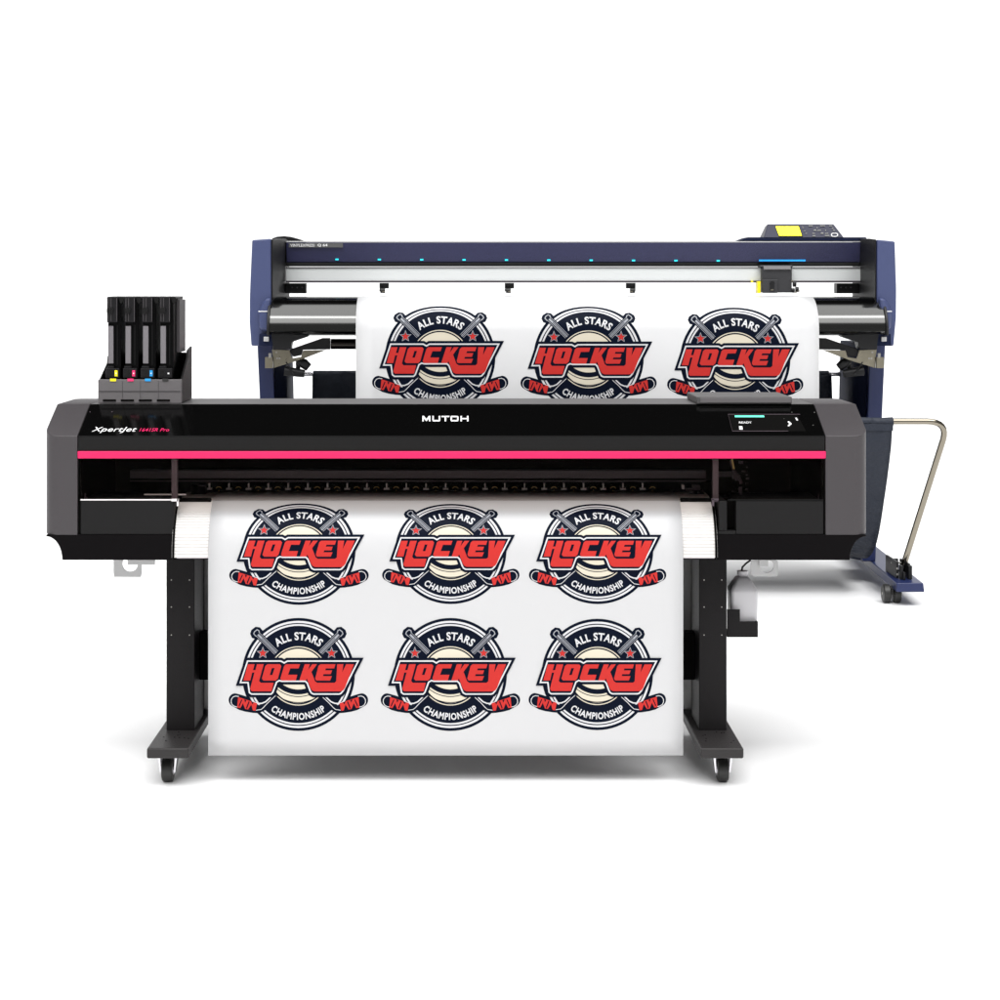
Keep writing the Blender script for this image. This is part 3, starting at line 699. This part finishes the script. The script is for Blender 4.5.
st = MB(); st.box(X(289,yB), X(343,yB), yB-.008, yB-.0010, Z(247.4,yB), Z(243.2,yB)); sto = st.build('name_sticker', 'sticker_grey', CU, smooth=False)
def flat_text(s, px0, px1, py0, py1, y, m, parent, name, bold=.02, shear=0., spacing=1.):
    vs, fs = text2d(s, shear, bold, spacing); mb = MB()
    mb.add([(X(px0+(px1-px0)*u, y), y, Z(py1+(py0-py1)*v, y)) for u, v in vs], fs); return mb.build(name, m, parent, smooth=False)
flat_text('VINYLEXPRESS', 290.5, 314.5, 243.9, 246.7, yB-.0088, 'white_mark', sto, 'sticker_lettering', bold=.0)
flat_text('Q 64', 317.5, 327.5, 243.8, 246.8, yB-.0088, 'white_mark', sto, 'sticker_lettering')
# aluminium rail
yr = yB + .0
MB().box(xbl, xbr, yr, yr+.08, Z(282,yr), Z(266.8,yr)).build('carriage_rail', 'rail_alu', CU, bevel=.003)
for a_, b_ in ((267.0,268.0),(280.7,282.6)):
    MB().box(xbl, xbr, yr-.006, yr-.0005, Z(b_,yr), Z(a_,yr)).build('rail_groove', 'rail_dark', CU, bevel=.001)
# see-through gap: pale bed strip behind
MB().box(xbl, xbr, yB+.085, yB+.30, 1.548, 1.5515).build('cutting_bed', 'white_plate', CU)
def pinch(px, flip=False):
    s = -1 if flip else 1; y = yB+.03; m_ = MB()
    m_.box(X(px-4.6,y), X(px+4.6,y), y, y+.05, Z(288.5,y), Z(283,y)); m_.box(X(px-4.6 if s > 0 else px+.4,y), X(px-.4 if s > 0 else px+4.6,y), y, y+.04, Z(291.6,y), Z(288.6,y))
    o = m_.build('pinch_roller', 'cutter_black', CU, bevel=.002)
    w = MB(); w.cyl((X(px-3.6*s,y), y-.012, Z(290.4,y)), (X(px+1.2*s,y), y-.012, Z(290.4,y)), .0145, 16); w.cyl((X(px-4.2*s,y),y-.02,Z(289.4,y)),(X(px-3.8*s,y),y-.02,Z(289.4,y)),.006,8)
    w.build('roller_wheel', 'rubber', o); MB().box(X(px-1.5,y), X(px+1.2,y), y-.031, y-.027, Z(292,y), Z(291,y)).build('roller_pin', 'steel_dull', o)
for px, f_ in ((384,0),(509.5,0),(631,1)): pinch(px, bool(f_))
# brackets under the rail at both ends
for a_, b_ in ((285.5,306),(836.5,859.5)):
    m_ = MB(); m_.box(X(a_,yB+.05), X(b_,yB+.05), yB+.04, yB+.12, Z(293.4,yB+.05), Z(283.2,yB+.05)); o = m_.build('end_bracket', 'cutter_black', CU, bevel=.003)
    for k in range(3): MB().cyl((X(a_+6+5*k,yB), yB+.036, Z(287.5,yB)), (X(a_+6+5*k,yB), yB+.0395, Z(287.5,yB)), .0045, 10).build('screw', 'rail_dark', o)
# cutting carriage
yc = yB - .05
m_ = MB(); m_.box(X(759.5,yc), X(793,yc), yc, yc+.07, Z(267.5,yc), Z(265.2,yc)); m_.box(X(762,yc), X(792,yc), yc, yc+.09, Z(292.6,yc), Z(267.7,yc)); cg = m_.build('cutting_carriage', 'cutter_grey', CU, bevel=.006, seg=3)
m_ = MB(); m_.box(X(762,yc), X(777,yc), yc-.02, yc-.001, Z(293,yc), Z(279.4,yc)); o2 = m_.build('tool_holder', 'cutter_grey', cg, bevel=.003)
m_ = MB(); m_.cyl((X(771.5,yc), yc-.025, Z(283.5,yc)), (X(771.5,yc), yc-.0205, Z(283.5,yc)), .014, 16, 'cutter_black'); m_.box(X(769.6,yc), X(773.4,yc), yc-.03, yc-.021, Z(290.5,yc), Z(284.5,yc), 'cutter_black'); m_.box(X(769.8,yc), X(772.6,yc), yc-.033, yc-.031, Z(290.4,yc), Z(289.2,yc), 'steel_dull'); m_.build('blade', None, o2)
m_ = MB(); m_.box(X(757.6,yc), X(760.6,yc), yc+.0, yc+.06, Z(293.2,yc), Z(281.2,yc)); m_.box(X(752,yc), X(754,yc), yc+.03, yc+.06, Z(282.5,yc), Z(280.6,yc)); m_.build('warning_strip', 'yellow', cg, smooth=False)
m_ = MB(); m_.px([(yc-.001, Z(266,yc)), (yc-.012, Z(269.3,yc)), (yc-.001, Z(270,yc))], X(763.5,yc), X(790.5,yc)); m_.build('carriage_lip', 'holder_grey', cg)
m_ = MB()
for px, py, r in ((794.5,284,3.2),(797,289.5,3.0),(793,290.5,2.6)): m_.cyl((X(px-1.5,yc), yc+.0, Z(py,yc)), (X(px+1.5,yc), yc+.0, Z(py,yc)), r*.0048, 14, 'cutter_black')
for px, py in ((798,291),(795,292.2),(791.8,281)): m_.box(X(px-1,yc), X(px+1,yc), yc-.024, yc-.012, Z(py+.6,yc), Z(py-.6,yc), 'steel_dull')
m_.build('drive_wheel', None, cg)
# control box and keypad
yk = yB + .02
m_ = MB(); m_.py([(X(738,yk),Z(241.0,yk)),(X(748,yk),Z(237.2,yk)),(X(866,yk),Z(237.2,yk)),(X(868,yk),Z(241.0,yk))], yk, yk+.2); m_.build('control_box', 'navy_dark', CU, bevel=.003)
kf = [(X(763.8,yk),yk-.004,Z(237.6,yk)),(X(843.8,yk),yk-.004,Z(237.6,yk)),(X(836.2,yk),yk+.07,Z(224.1,yk+.07)),(X(769.6,yk),yk+.07,Z(224.1,yk+.07))]
m_ = MB(); m_.loft([kf, [(p[0], yk+.15, p[2]-(.0 if i < 2 else .01)) for i, p in enumerate(kf)]]); kp = m_.build('keypad', 'navy_panel', CU, bevel=.004)
def on_key(px, py, lift=.004):
    t = (237.6-py)/13.5; y = yk-.004+.074*t; return (X(px,y), y-lift, Z(py,y)+lift*.3)
def kquad(pts, m, name, lift=.0022, par=None): 
    q = MB(); n_ = len(pts); q.loft([[on_key(a_, b_, lift-.0012) for a_, b_ in pts], [on_key(a_, b_, lift) for a_, b_ in pts]]); return q.build(name, m, par or kp, smooth=False)
kquad([(774.9,226),(799.2,226),(802.8,236.8),(778.8,236.8)], 'inner_black', 'screen_frame', .0016)
kquad([(775.4,226.4),(798.6,226.4),(801.8,235.9),(779,235.9)], 'screen_yellow', 'screen', .0030)
b_ = MB()
for px, py, w, h in ((803,228,1.6,.6),(804.6,231,1.6,.6),(806,233.6,1.8,.6),(802.5,226.8,.8,.6),(810.5,226,4,.9),(822.5,226,5,.9),(830.6,226,3,.9),(817,228,1,1),(815,230.4,2.6,1.3),(819,230.6,3.6,.9),(822,233.4,2.6,1.3),(825.5,230.6,1,1),
                     (813.5,233.6,2.6,.8),(826.6,233.6,3.2,.8),(813.8,236,2.8,1),(827,235.8,4.6,1),(832.5,228.6,1.6,1),(833.8,230.6,1.6,1)):
    pts = [(px-w/2,py-h/2),(px+w/2,py-h/2),(px+w/2,py+h/2),(px-w/2,py+h/2)]; b_.add([on_key(*p, .004) for p in pts], [(0,1,2,3)])
b_.build('key_marks', 'panel_grey', kp, smooth=False)
rg = MB(); o_ = [(834.4+3.6*math.copysign(abs(math.cos(t))**.7, math.cos(t)), 235+2*math.copysign(abs(math.sin(t))**.7, math.sin(t))) for t in [2*PI*k/24 for k in range(24)]]
i_ = [(834.4+(a_-834.4)*.72, 235+(c_-235)*.6) for a_, c_ in o_]; rg.add([on_key(*p, .004) for p in o_+i_], [(k,(k+1) % 24,24+(k+1) % 24,24+k) for k in range(24)]); rg.build('enter_key', 'bracket_grey', kp, smooth=False)

# platen apron (polished quarter roll)
yf, yb2 = 3.50, 3.72
zt2, zb2 = 1.5535, Z(331.5,yf)
def pe(t, g=0.): return (yb2 - (yb2-yf+g)*math.cos(t), zb2 + (zt2-zb2+g)*math.sin(t))
pp = [pe(PI/2*k/28) for k in range(29)] + [(yb2+.28, zt2), (yb2+.28, zb2), (yf+.02, zb2-.012)]
MB().px(pp, -1.030, 2.168).build('platen', 'platen_metal', CU, angle=40)
for a_, b2 in ((-1.044,-1.031),(2.169,2.182)):
    MB().px([pe(PI/2*k/20, .012) for k in range(21)] + [(yb2, zb2-.02), (yf-.01, zb2-.02)], a_, b2).build('platen_end', 'cutter_black', CU, bevel=.003)
# underside
MB().px([(yf+.022, zb2-.013),(yf+.3, zb2-.013),(yf+.3, zb2-.03),(yf+.03, Z(334.3,yf))], -1.03, 2.168).build('platen_underside', 'cutter_black', CU)
for s in (1, -1):
    def fx(px, y): return X(px, y) if s > 0 else mx_(px, y)
    y = yf+.06
    m_ = MB(); m_.py([(fx(271,y),Z(333,y)),(fx(309,y),Z(335,y)),(fx(307,y),Z(337,y)),(fx(292,y),Z(342,y)),(fx(290,y),Z(349,y)),(fx(273,y),Z(350,y))], y, y+.1); m_.build('under_bracket', 'cutter_black', CU, bevel=.003)
    # end guard block
    y = Y0-.05; m_ = MB(); m_.py([(fx(258,y),Z(311,y)),(fx(264.5,y),Z(298.5,y)),(fx(271.5,y),Z(297.8,y)),(fx(269,y),Z(312,y)),(fx(268.6,y),Z(331.8,y)),(fx(259,y),Z(330,y))], y, Y0-.001)
    gb = m_.build('guard_block', 'navy', CU, bevel=.014, seg=1)
    MB().box(min(fx(258.4,y),fx(268.2,y)), max(fx(258.4,y),fx(268.2,y)), y-.002, y-.0005, Z(311.8,y), Z(310.9,y)).build('guard_highlight', 'white_mark', gb)  # highlight on the guard edge, put in as a white strip
    m_ = MB(); m_.py([(fx(259,y),Z(334,y)),(fx(271,y),Z(334,y)),(fx(273,y),Z(346,y)),(fx(258.5,y),Z(346,y))], y+.01, Y0-.002); lt = m_.build('latch_pocket', 'navy_dark', CU, bevel=.002)
    m_ = MB(); xx = fx(266.3,y); m_.box(xx-.014, xx+.014, y-.004, y+.009, Z(341.5,y), Z(336.8,y)); m_.build('latch', 'bracket_grey', lt, bevel=.003)
    # roll holder plate and arm
    y = 3.62
    m_ = MB(); m_.py([(fx(272,y),Z(349.5,y)),(fx(289.5,y),Z(350,y)),(fx(292,y),Z(358.5,y)),(fx(301,y),Z(357,y)),(fx(303,y),Z(350.5,y)),(fx(326,y),Z(350,y)),(fx(300,y),Z(360,y)),(fx(274,y),Z(368,y))], y, y+.012)
    ho = m_.build('roll_holder', 'steel_dull', CU, bevel=.002)
    m_ = MB(); m_.box(min(fx(265.5,y),fx(273,y)), max(fx(265.5,y),fx(273,y)), y-.02, y+.02, Z(368,y), Z(357,y), 'steel_dull'); m_.box(min(fx(269,y),fx(272,y)), max(fx(269,y),fx(272,y)), y-.024, y-.0205, Z(357.6,y), Z(353,y), 'screw'); m_.build('holder_stop', None, ho, bevel=.002)
    for px, py in ((276.4,352.3),(277.2,358.4),(279.6,358.4)): MB().cyl((fx(px,y), y-.003, Z(py,y)), (fx(px,y), y-.0004, Z(py,y)), .0052, 10).build('screw', 'screw', ho)
    m_ = MB(); m_.py([(fx(291,y),Z(349,y)),(fx(322,y),Z(338.2,y)),(fx(330,y),Z(338.2,y)),(fx(330,y),Z(349.6,y)),(fx(302.5,y),Z(350,y)),(fx(301,y),Z(355.5,y)),(fx(293,y),Z(357,y)),(fx(289,y),Z(351,y))], y+.014, y+.04); m_.build('roller_arm', 'cutter_black', CU, bevel=.003)
    m_ = MB(); m_.tube([(fx(298,y),y+.05,Z(361,y)),(fx(303,y),y+.05,Z(364,y)),(fx(308,y),y+.05,Z(368,y))], [.02,.027,.022], 12); m_.tube([(fx(297,y),y+.06,Z(360,y)),(fx(297,y),y+.06,Z(372,y))], .012, 10); m_.build('clamp_knob', 'cutter_black', CU)
    m_ = MB(); m_.tube([(fx(284,y),y+.03,Z(371,y)),(fx(304,y),y+.03,Z(374,y))], [.026,.02], 12); m_.tube([(fx(294,y),y,Z(374,y)),(fx(286,y),y,Z(362,y))], .0035, 6); m_.build('rod_socket', 'cutter_black', CU)
# roll shafts
MB().cyl((X(331,3.68), 3.68, Z(344.0,3.68)), (mx_(331,3.68), 3.68, Z(344.0,3.68)), .0275, 24).build('roll_shaft', 'shaft_dark', CU)
# columns
for s in (1, -1):
    def fx(px, y): return X(px, y) if s > 0 else mx_(px, y)
    y0 = 3.9; zt3, zb3 = 1.30, .12
    a0, a1 = X(257.2,y0), X(272.5,y0); b0, b1 = X(267,y0), X(280.5,y0)
    A = [(a0,y0,zt3),(a1,y0,zt3),(a1+.015,y0+.5,zt3),(a0,y0+.5,zt3)]; B = [(b0,y0,zb3),(b1,y0,zb3),(b1+.015,y0+.5,zb3),(b0,y0+.5,zb3)]
    if s < 0: A = [(2*XC-p[0],p[1],p[2]) for p in A]; B = [(2*XC-p[0],p[1],p[2]) for p in B]
    m_ = MB(); m_.loft([B, A]); co = m_.build('column', 'navy_foot', CU, bevel=.005)
    xi = (a1+b1)/2
    A = [(a1+.002,y0+.03,zt3),(a1+.06,y0+.12,zt3),(a1+.06,y0+.5,zt3),(a1+.002,y0+.5,zt3)]; B = [(b1+.002,y0+.03,zb3),(b1+.045,y0+.12,zb3),(b1+.045,y0+.5,zb3),(b1+.002,y0+.5,zb3)]
    if s < 0: A = [(2*XC-p[0],p[1],p[2]) for p in A]; B = [(2*XC-p[0],p[1],p[2]) for p in B]
    m_ = MB(); m_.loft([B, A]); m_.build('column_liner', 'navy_dark', CU, bevel=.004)
# feet
def cfoot(s):
    yF = 3.2; pts = [X(896.3,yF), X(924.6,yF)]; z0, z1 = Z(592.2,yF), Z(583,yF)
    x0, x1 = pts; dx = .0
    fr_ = [(x0,yF,z0),(x1,yF,z0),(x1-.006,yF,z1),(x0+.002,yF,z1)]; bk = [(x0+.065,yF+1.75,z0),(x1+.065,yF+1.75,z0),(x1+.059,yF+1.75,z1),(x0+.067,yF+1.75,z1)]
    if s > 0: fr_ = [(2*XC-p[0],p[1],p[2]) for p in fr_]; bk = [(2*XC-p[0],p[1],p[2]) for p in bk]
    f = MB().loft([fr_, bk]).build('foot', 'navy_foot', CU, bevel=.006, seg=3)
    for y in (3.32, 4.83):
        for off in (-.030, .022):
            cx = X(893,3.3) + off; cx = cx if s < 0 else 2*XC-cx
            r = .047; q = MB().cyl((cx-.019, y, r), (cx+.019, y, r), r, 26).build('caster', 'rubber', CU, bevel=.008)
            MB().cyl((cx-.02, y, r), (cx+.02, y, r), .008, 12).build('axle', 'screw', q)
        cx = X(893,3.3); cx = cx if s < 0 else 2*XC-cx
        m_ = MB(); m_.box(cx-.010, cx+.002, y-.03, y+.03, .045, z0-.001); m_.box(cx-.035, cx+.030, y-.03, y+.035, .082, z0-.001); m_.build('caster_fork', 'rubber', CU, bevel=.004)
cfoot(-1); cfoot(1)
# pole brackets, basket frame
def tube_path(s):
    base = Vector(P(901.5,572,3.42)); 
    p1 = Vector(P(943,440,3.25)); top = Vector(P(948.5,421.5,3.22)); end = Vector((XC, 3.22, Z(421.4,3.22)))
    pts = [base, base.lerp(p1, .5), p1]
    c0, c1, c2 = p1, top, Vector((top.x-.11, top.y, end.z))
    for k in range(1, 9):
        t = k/8; pts.append(c0*(1-t)**2 + c1*2*t*(1-t) + c2*t*t)
    pts.append(end)
    return [(p.x, p.y, p.z) for p in pts]
tp = tube_path(-1); tpm = [(2*XC-a_, b_, c_) for a_, b_, c_ in tp]
MB().tube(tp + tpm[::-1][1:], .0158, 18).build('basket_tube', 'steel', CU, angle=60)
for s in (1, -1):
    m_ = MB(); y = 3.40
    def fx(px, y): return X(px, y) if s < 0 else mx_(px, y)
    def bx(pa, pb, ya, yb_, za, zb_, m): 
        xs = sorted((fx(pa,y), fx(pb,y))); m_.box(xs[0], xs[1], ya, yb_, za, zb_, m)
    zf = Z(583,3.2)
    bx(893.5,896, 3.34, 3.58, zf+.001, zf+.085, 'cutter_black'); bx(905,907.5, 3.34, 3.52, zf+.001, zf+.075, 'cutter_black'); bx(896.2,904.8, 3.54, 3.56, zf+.001, zf+.07, 'cutter_black')
    bx(898,900, 3.28, 3.33, zf+.001, zf+.04, 'cutter_black'); bx(896.2,898.6, 3.30, 3.34, zf+.001, zf+.07, 'cutter_black'); bx(904.0,907.5, 3.30, 3.338, zf+.001, zf+.07, 'cutter_black')
    bx(893.2,908, 3.44, 3.452, zf+.06, zf+.068, 'screw')
    for xx, zz in ((894.5,zf+.05),(894.5,zf+.02)): 
        c = fx(xx,y); m_.cyl((c, 3.334, zz), (c, 3.339, zz), .006, 8, 'screw')
    m_.build('tube_bracket', None, CU, bevel=.002)
# rear support rod of the basket
yrr = 4.3
MB().cyl((X(294,yrr), yrr-.0, Z(374,yrr)), (mx_(294,yrr), yrr, Z(374,yrr)), .013, 16).build('support_rod', 'chrome', CU)
# fabric sling : cross-section from front rail down and back up to the rear rod
front = (3.22, Z(421.4,3.22)); rear = (yrr, Z(374,yrr))
sl = []
ctrl = [(3.205, front[1]+.002), (3.22, front[1]-.15), (3.32, .55), (3.48, .30), (3.70, .185), (3.92, .19), (4.08, .32), (4.2, .65), (4.26, .95), (yrr-.018, rear[1])]
def cr_(P0, P1, P2, P3, t): return tuple(.5*((2*P1[i]) + (-P0[i]+P2[i])*t + (2*P0[i]-5*P1[i]+4*P2[i]-P3[i])*t*t + (-P0[i]+3*P1[i]-3*P2[i]+P3[i])*t**3) for i in (0, 1))
for i in range(len(ctrl)-1):
    a_, b_, c_, d_ = ctrl[max(i-1,0)], ctrl[i], ctrl[i+1], ctrl[min(i+2,len(ctrl)-1)]
    for k in range(7): sl.append(cr_(a_, b_, c_, d_, k/7))
sl.append(ctrl[-1])
fab = MB(); nx = 90; n_ = len(sl); vs = []
def half(i):                                        # half width narrows toward the rear rod
    t = i/(n_-1); return (2.136-XC) - .028*min(1, t/.55) - (.116*min(1,(t-.55)/.25) if t > .55 else 0)
for i, (y_, z_) in enumerate(sl):
    t = i/(n_-1); w = half(i)
    for j in range(nx+1):
        u = -1 + 2*j/nx; x_ = XC + w*u + (.050*u*max(0, min(1, (t-.6)/.2)) if u > 0 else 0)
        amp = .016*math.sin(PI*min(1,t*1.6))**.6 if t < .62 else .010
        vs.append((x_, y_ + amp*(math.sin(x_*9+t*7)+.6*math.sin(x_*23+t*3)), z_ + amp*math.sin(x_*13+5*t)))
fs = [(i*(nx+1)+j, i*(nx+1)+j+1, (i+1)*(nx+1)+j+1, (i+1)*(nx+1)+j) for i in range(n_-1) for j in range(nx)]
fab.add(vs, fs); fo = fab.build('basket_fabric', 'fabric', CU, angle=180)
so = fo.modifiers.new('thick', 'SOLIDIFY'); so.thickness = .004; so.offset = 0
# hem sleeve round the front rail and the rear rod
hm = MB(); pts = []
for j in range(61):
    u = -1 + 2*j/60; pts.append((XC + (2.140-XC)*u, 3.22, front[1] - .001 + .0012*math.sin(j*2.1)))
hm.tube(pts, [.021 + .0015*math.sin(j*1.7) for j in range(61)], 16); hm.build('hem', 'fabric', fo)
sk = MB(); sk.box(XC-(2.137-XC), 2.137, 3.197, 3.1995, front[1]-.045, front[1]-.012); sk.build('hem_flap', 'fabric', fo, bevel=.001)
hr = MB(); hr.cyl((X(313.5,yrr), yrr, Z(374,yrr)-.002), (X(828.5,yrr), yrr, Z(374,yrr)-.002), .021, 14); hr.build('hem', 'fabric', fo)
sk = MB(); sk.box(X(313.5,yrr), X(828.5,yrr), yrr-.024, yrr-.0215, rear[1]-.075, rear[1]); sk.build('hem_flap', 'fabric', fo)

# ------------------------------------------------------------------ rear sheet
g = .003
prof = [(yb2+.45, zt2+g), (yb2+.06, zt2+g)] + [pe(PI/2*(1-k/24), g) for k in range(25)]
yv = prof[-1][0]
for k in range(1, 11): prof.append((yv, zb2 + (.62-zb2)*k/10))
s = [0.]
for i in range(1, len(prof)): s.append(s[-1] + math.dist(prof[i-1], prof[i]))
sc = (134.4/860)*(D0+yv)/F
def cv(py_banner):                                  # place by the banner's lower row, which hangs nearly vertical
    return v_of(py_banner) - (592-BY)*sc
bad = [(X(440.2,yv), cv(377.0), sc, 1.), (X(588.6,yv), cv(377.6), sc, 1.), (X(735.2,yv), cv(379.2), sc, 1.)]
sheet('printed_sheet', prof, X(355.8,yv), X(819.2,yv), bad, [x for x in s if x < 1.0], 'white printed sheet with three hockey badges in one row, draped over the navy cutter', paper_mat='paper_lit')

# ================================================================== LIGHT
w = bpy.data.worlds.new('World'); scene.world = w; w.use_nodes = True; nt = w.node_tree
bg = nt.nodes['Background']; tc = nt.nodes.new('ShaderNodeTexCoord'); sep = nt.nodes.new('ShaderNodeSeparateXYZ')
nrm = nt.nodes.new('ShaderNodeVectorMath'); nrm.operation = 'NORMALIZE'
nt.links.new(tc.outputs['Generated'], nrm.inputs[0]); nt.links.new(nrm.outputs[0], sep.inputs[0])
def mr(src, a0, a1, b0, b1):
    n = nt.nodes.new('ShaderNodeMapRange'); n.interpolation_type = 'SMOOTHSTEP'
    for k, v in zip(('From Min','From Max','To Min','To Max'), (a0,a1,b0,b1)): n.inputs[k].default_value = v
    nt.links.new(src, n.inputs['Value']); return n.outputs['Result']
def op(o_, a_, b_):
    n = nt.nodes.new('ShaderNodeMath'); n.operation = o_
    for i, v in enumerate((a_, b_)):
        if isinstance(v, float): n.inputs[i].default_value = v
        else: nt.links.new(v, n.inputs[i])
    return n.outputs[0]
y_, z_ = sep.outputs['Y'], sep.outputs['Z']
BACK, AMB, BOX, TOP_FILL, STRIP = 1.15, .28, 4.5, 3.2, 10.0
strip_ = op('MULTIPLY', op('MULTIPLY', mr(z_, .79, .82, 0., STRIP), mr(z_, .86, .89, 1., 0.)), mr(y_, .0, .2, 1., 0.))   # brighter band added inside the softbox glow
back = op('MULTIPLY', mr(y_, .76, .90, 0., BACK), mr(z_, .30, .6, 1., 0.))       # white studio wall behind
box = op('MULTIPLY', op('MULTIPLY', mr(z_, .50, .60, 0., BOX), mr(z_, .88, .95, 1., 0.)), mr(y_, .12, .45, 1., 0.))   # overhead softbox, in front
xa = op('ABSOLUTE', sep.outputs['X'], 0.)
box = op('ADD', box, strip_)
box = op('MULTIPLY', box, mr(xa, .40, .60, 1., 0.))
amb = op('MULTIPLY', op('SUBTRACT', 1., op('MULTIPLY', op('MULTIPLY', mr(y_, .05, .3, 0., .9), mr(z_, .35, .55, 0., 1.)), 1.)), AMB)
tot = op('ADD', op('ADD', op('ADD', back, box), amb), mr(z_, .90, .95, 0., TOP_FILL))  # last term: overhead glow added as fill to soften the floor shadows
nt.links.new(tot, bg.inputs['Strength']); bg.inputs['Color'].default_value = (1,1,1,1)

# ================================================================== CAMERA
cam = bpy.data.cameras.new('camera'); co = bpy.data.objects.new('camera', cam); COL.objects.link(co)
co.location = (0, -D0, H); co.rotation_euler = (PI/2, 0, 0)
cam.sensor_width = 36; cam.lens = F/1000*36; cam.shift_x = (500-VX)/1000; cam.shift_y = -(500-HY)/1000
cam.clip_end = 1000; scene.camera = co
scene.render.resolution_x = scene.render.resolution_y = 1024
scene.view_settings.view_transform = 'Standard'; scene.view_settings.look = 'None'
scene.view_settings.exposure = -0.12; scene.view_settings.gamma = 1
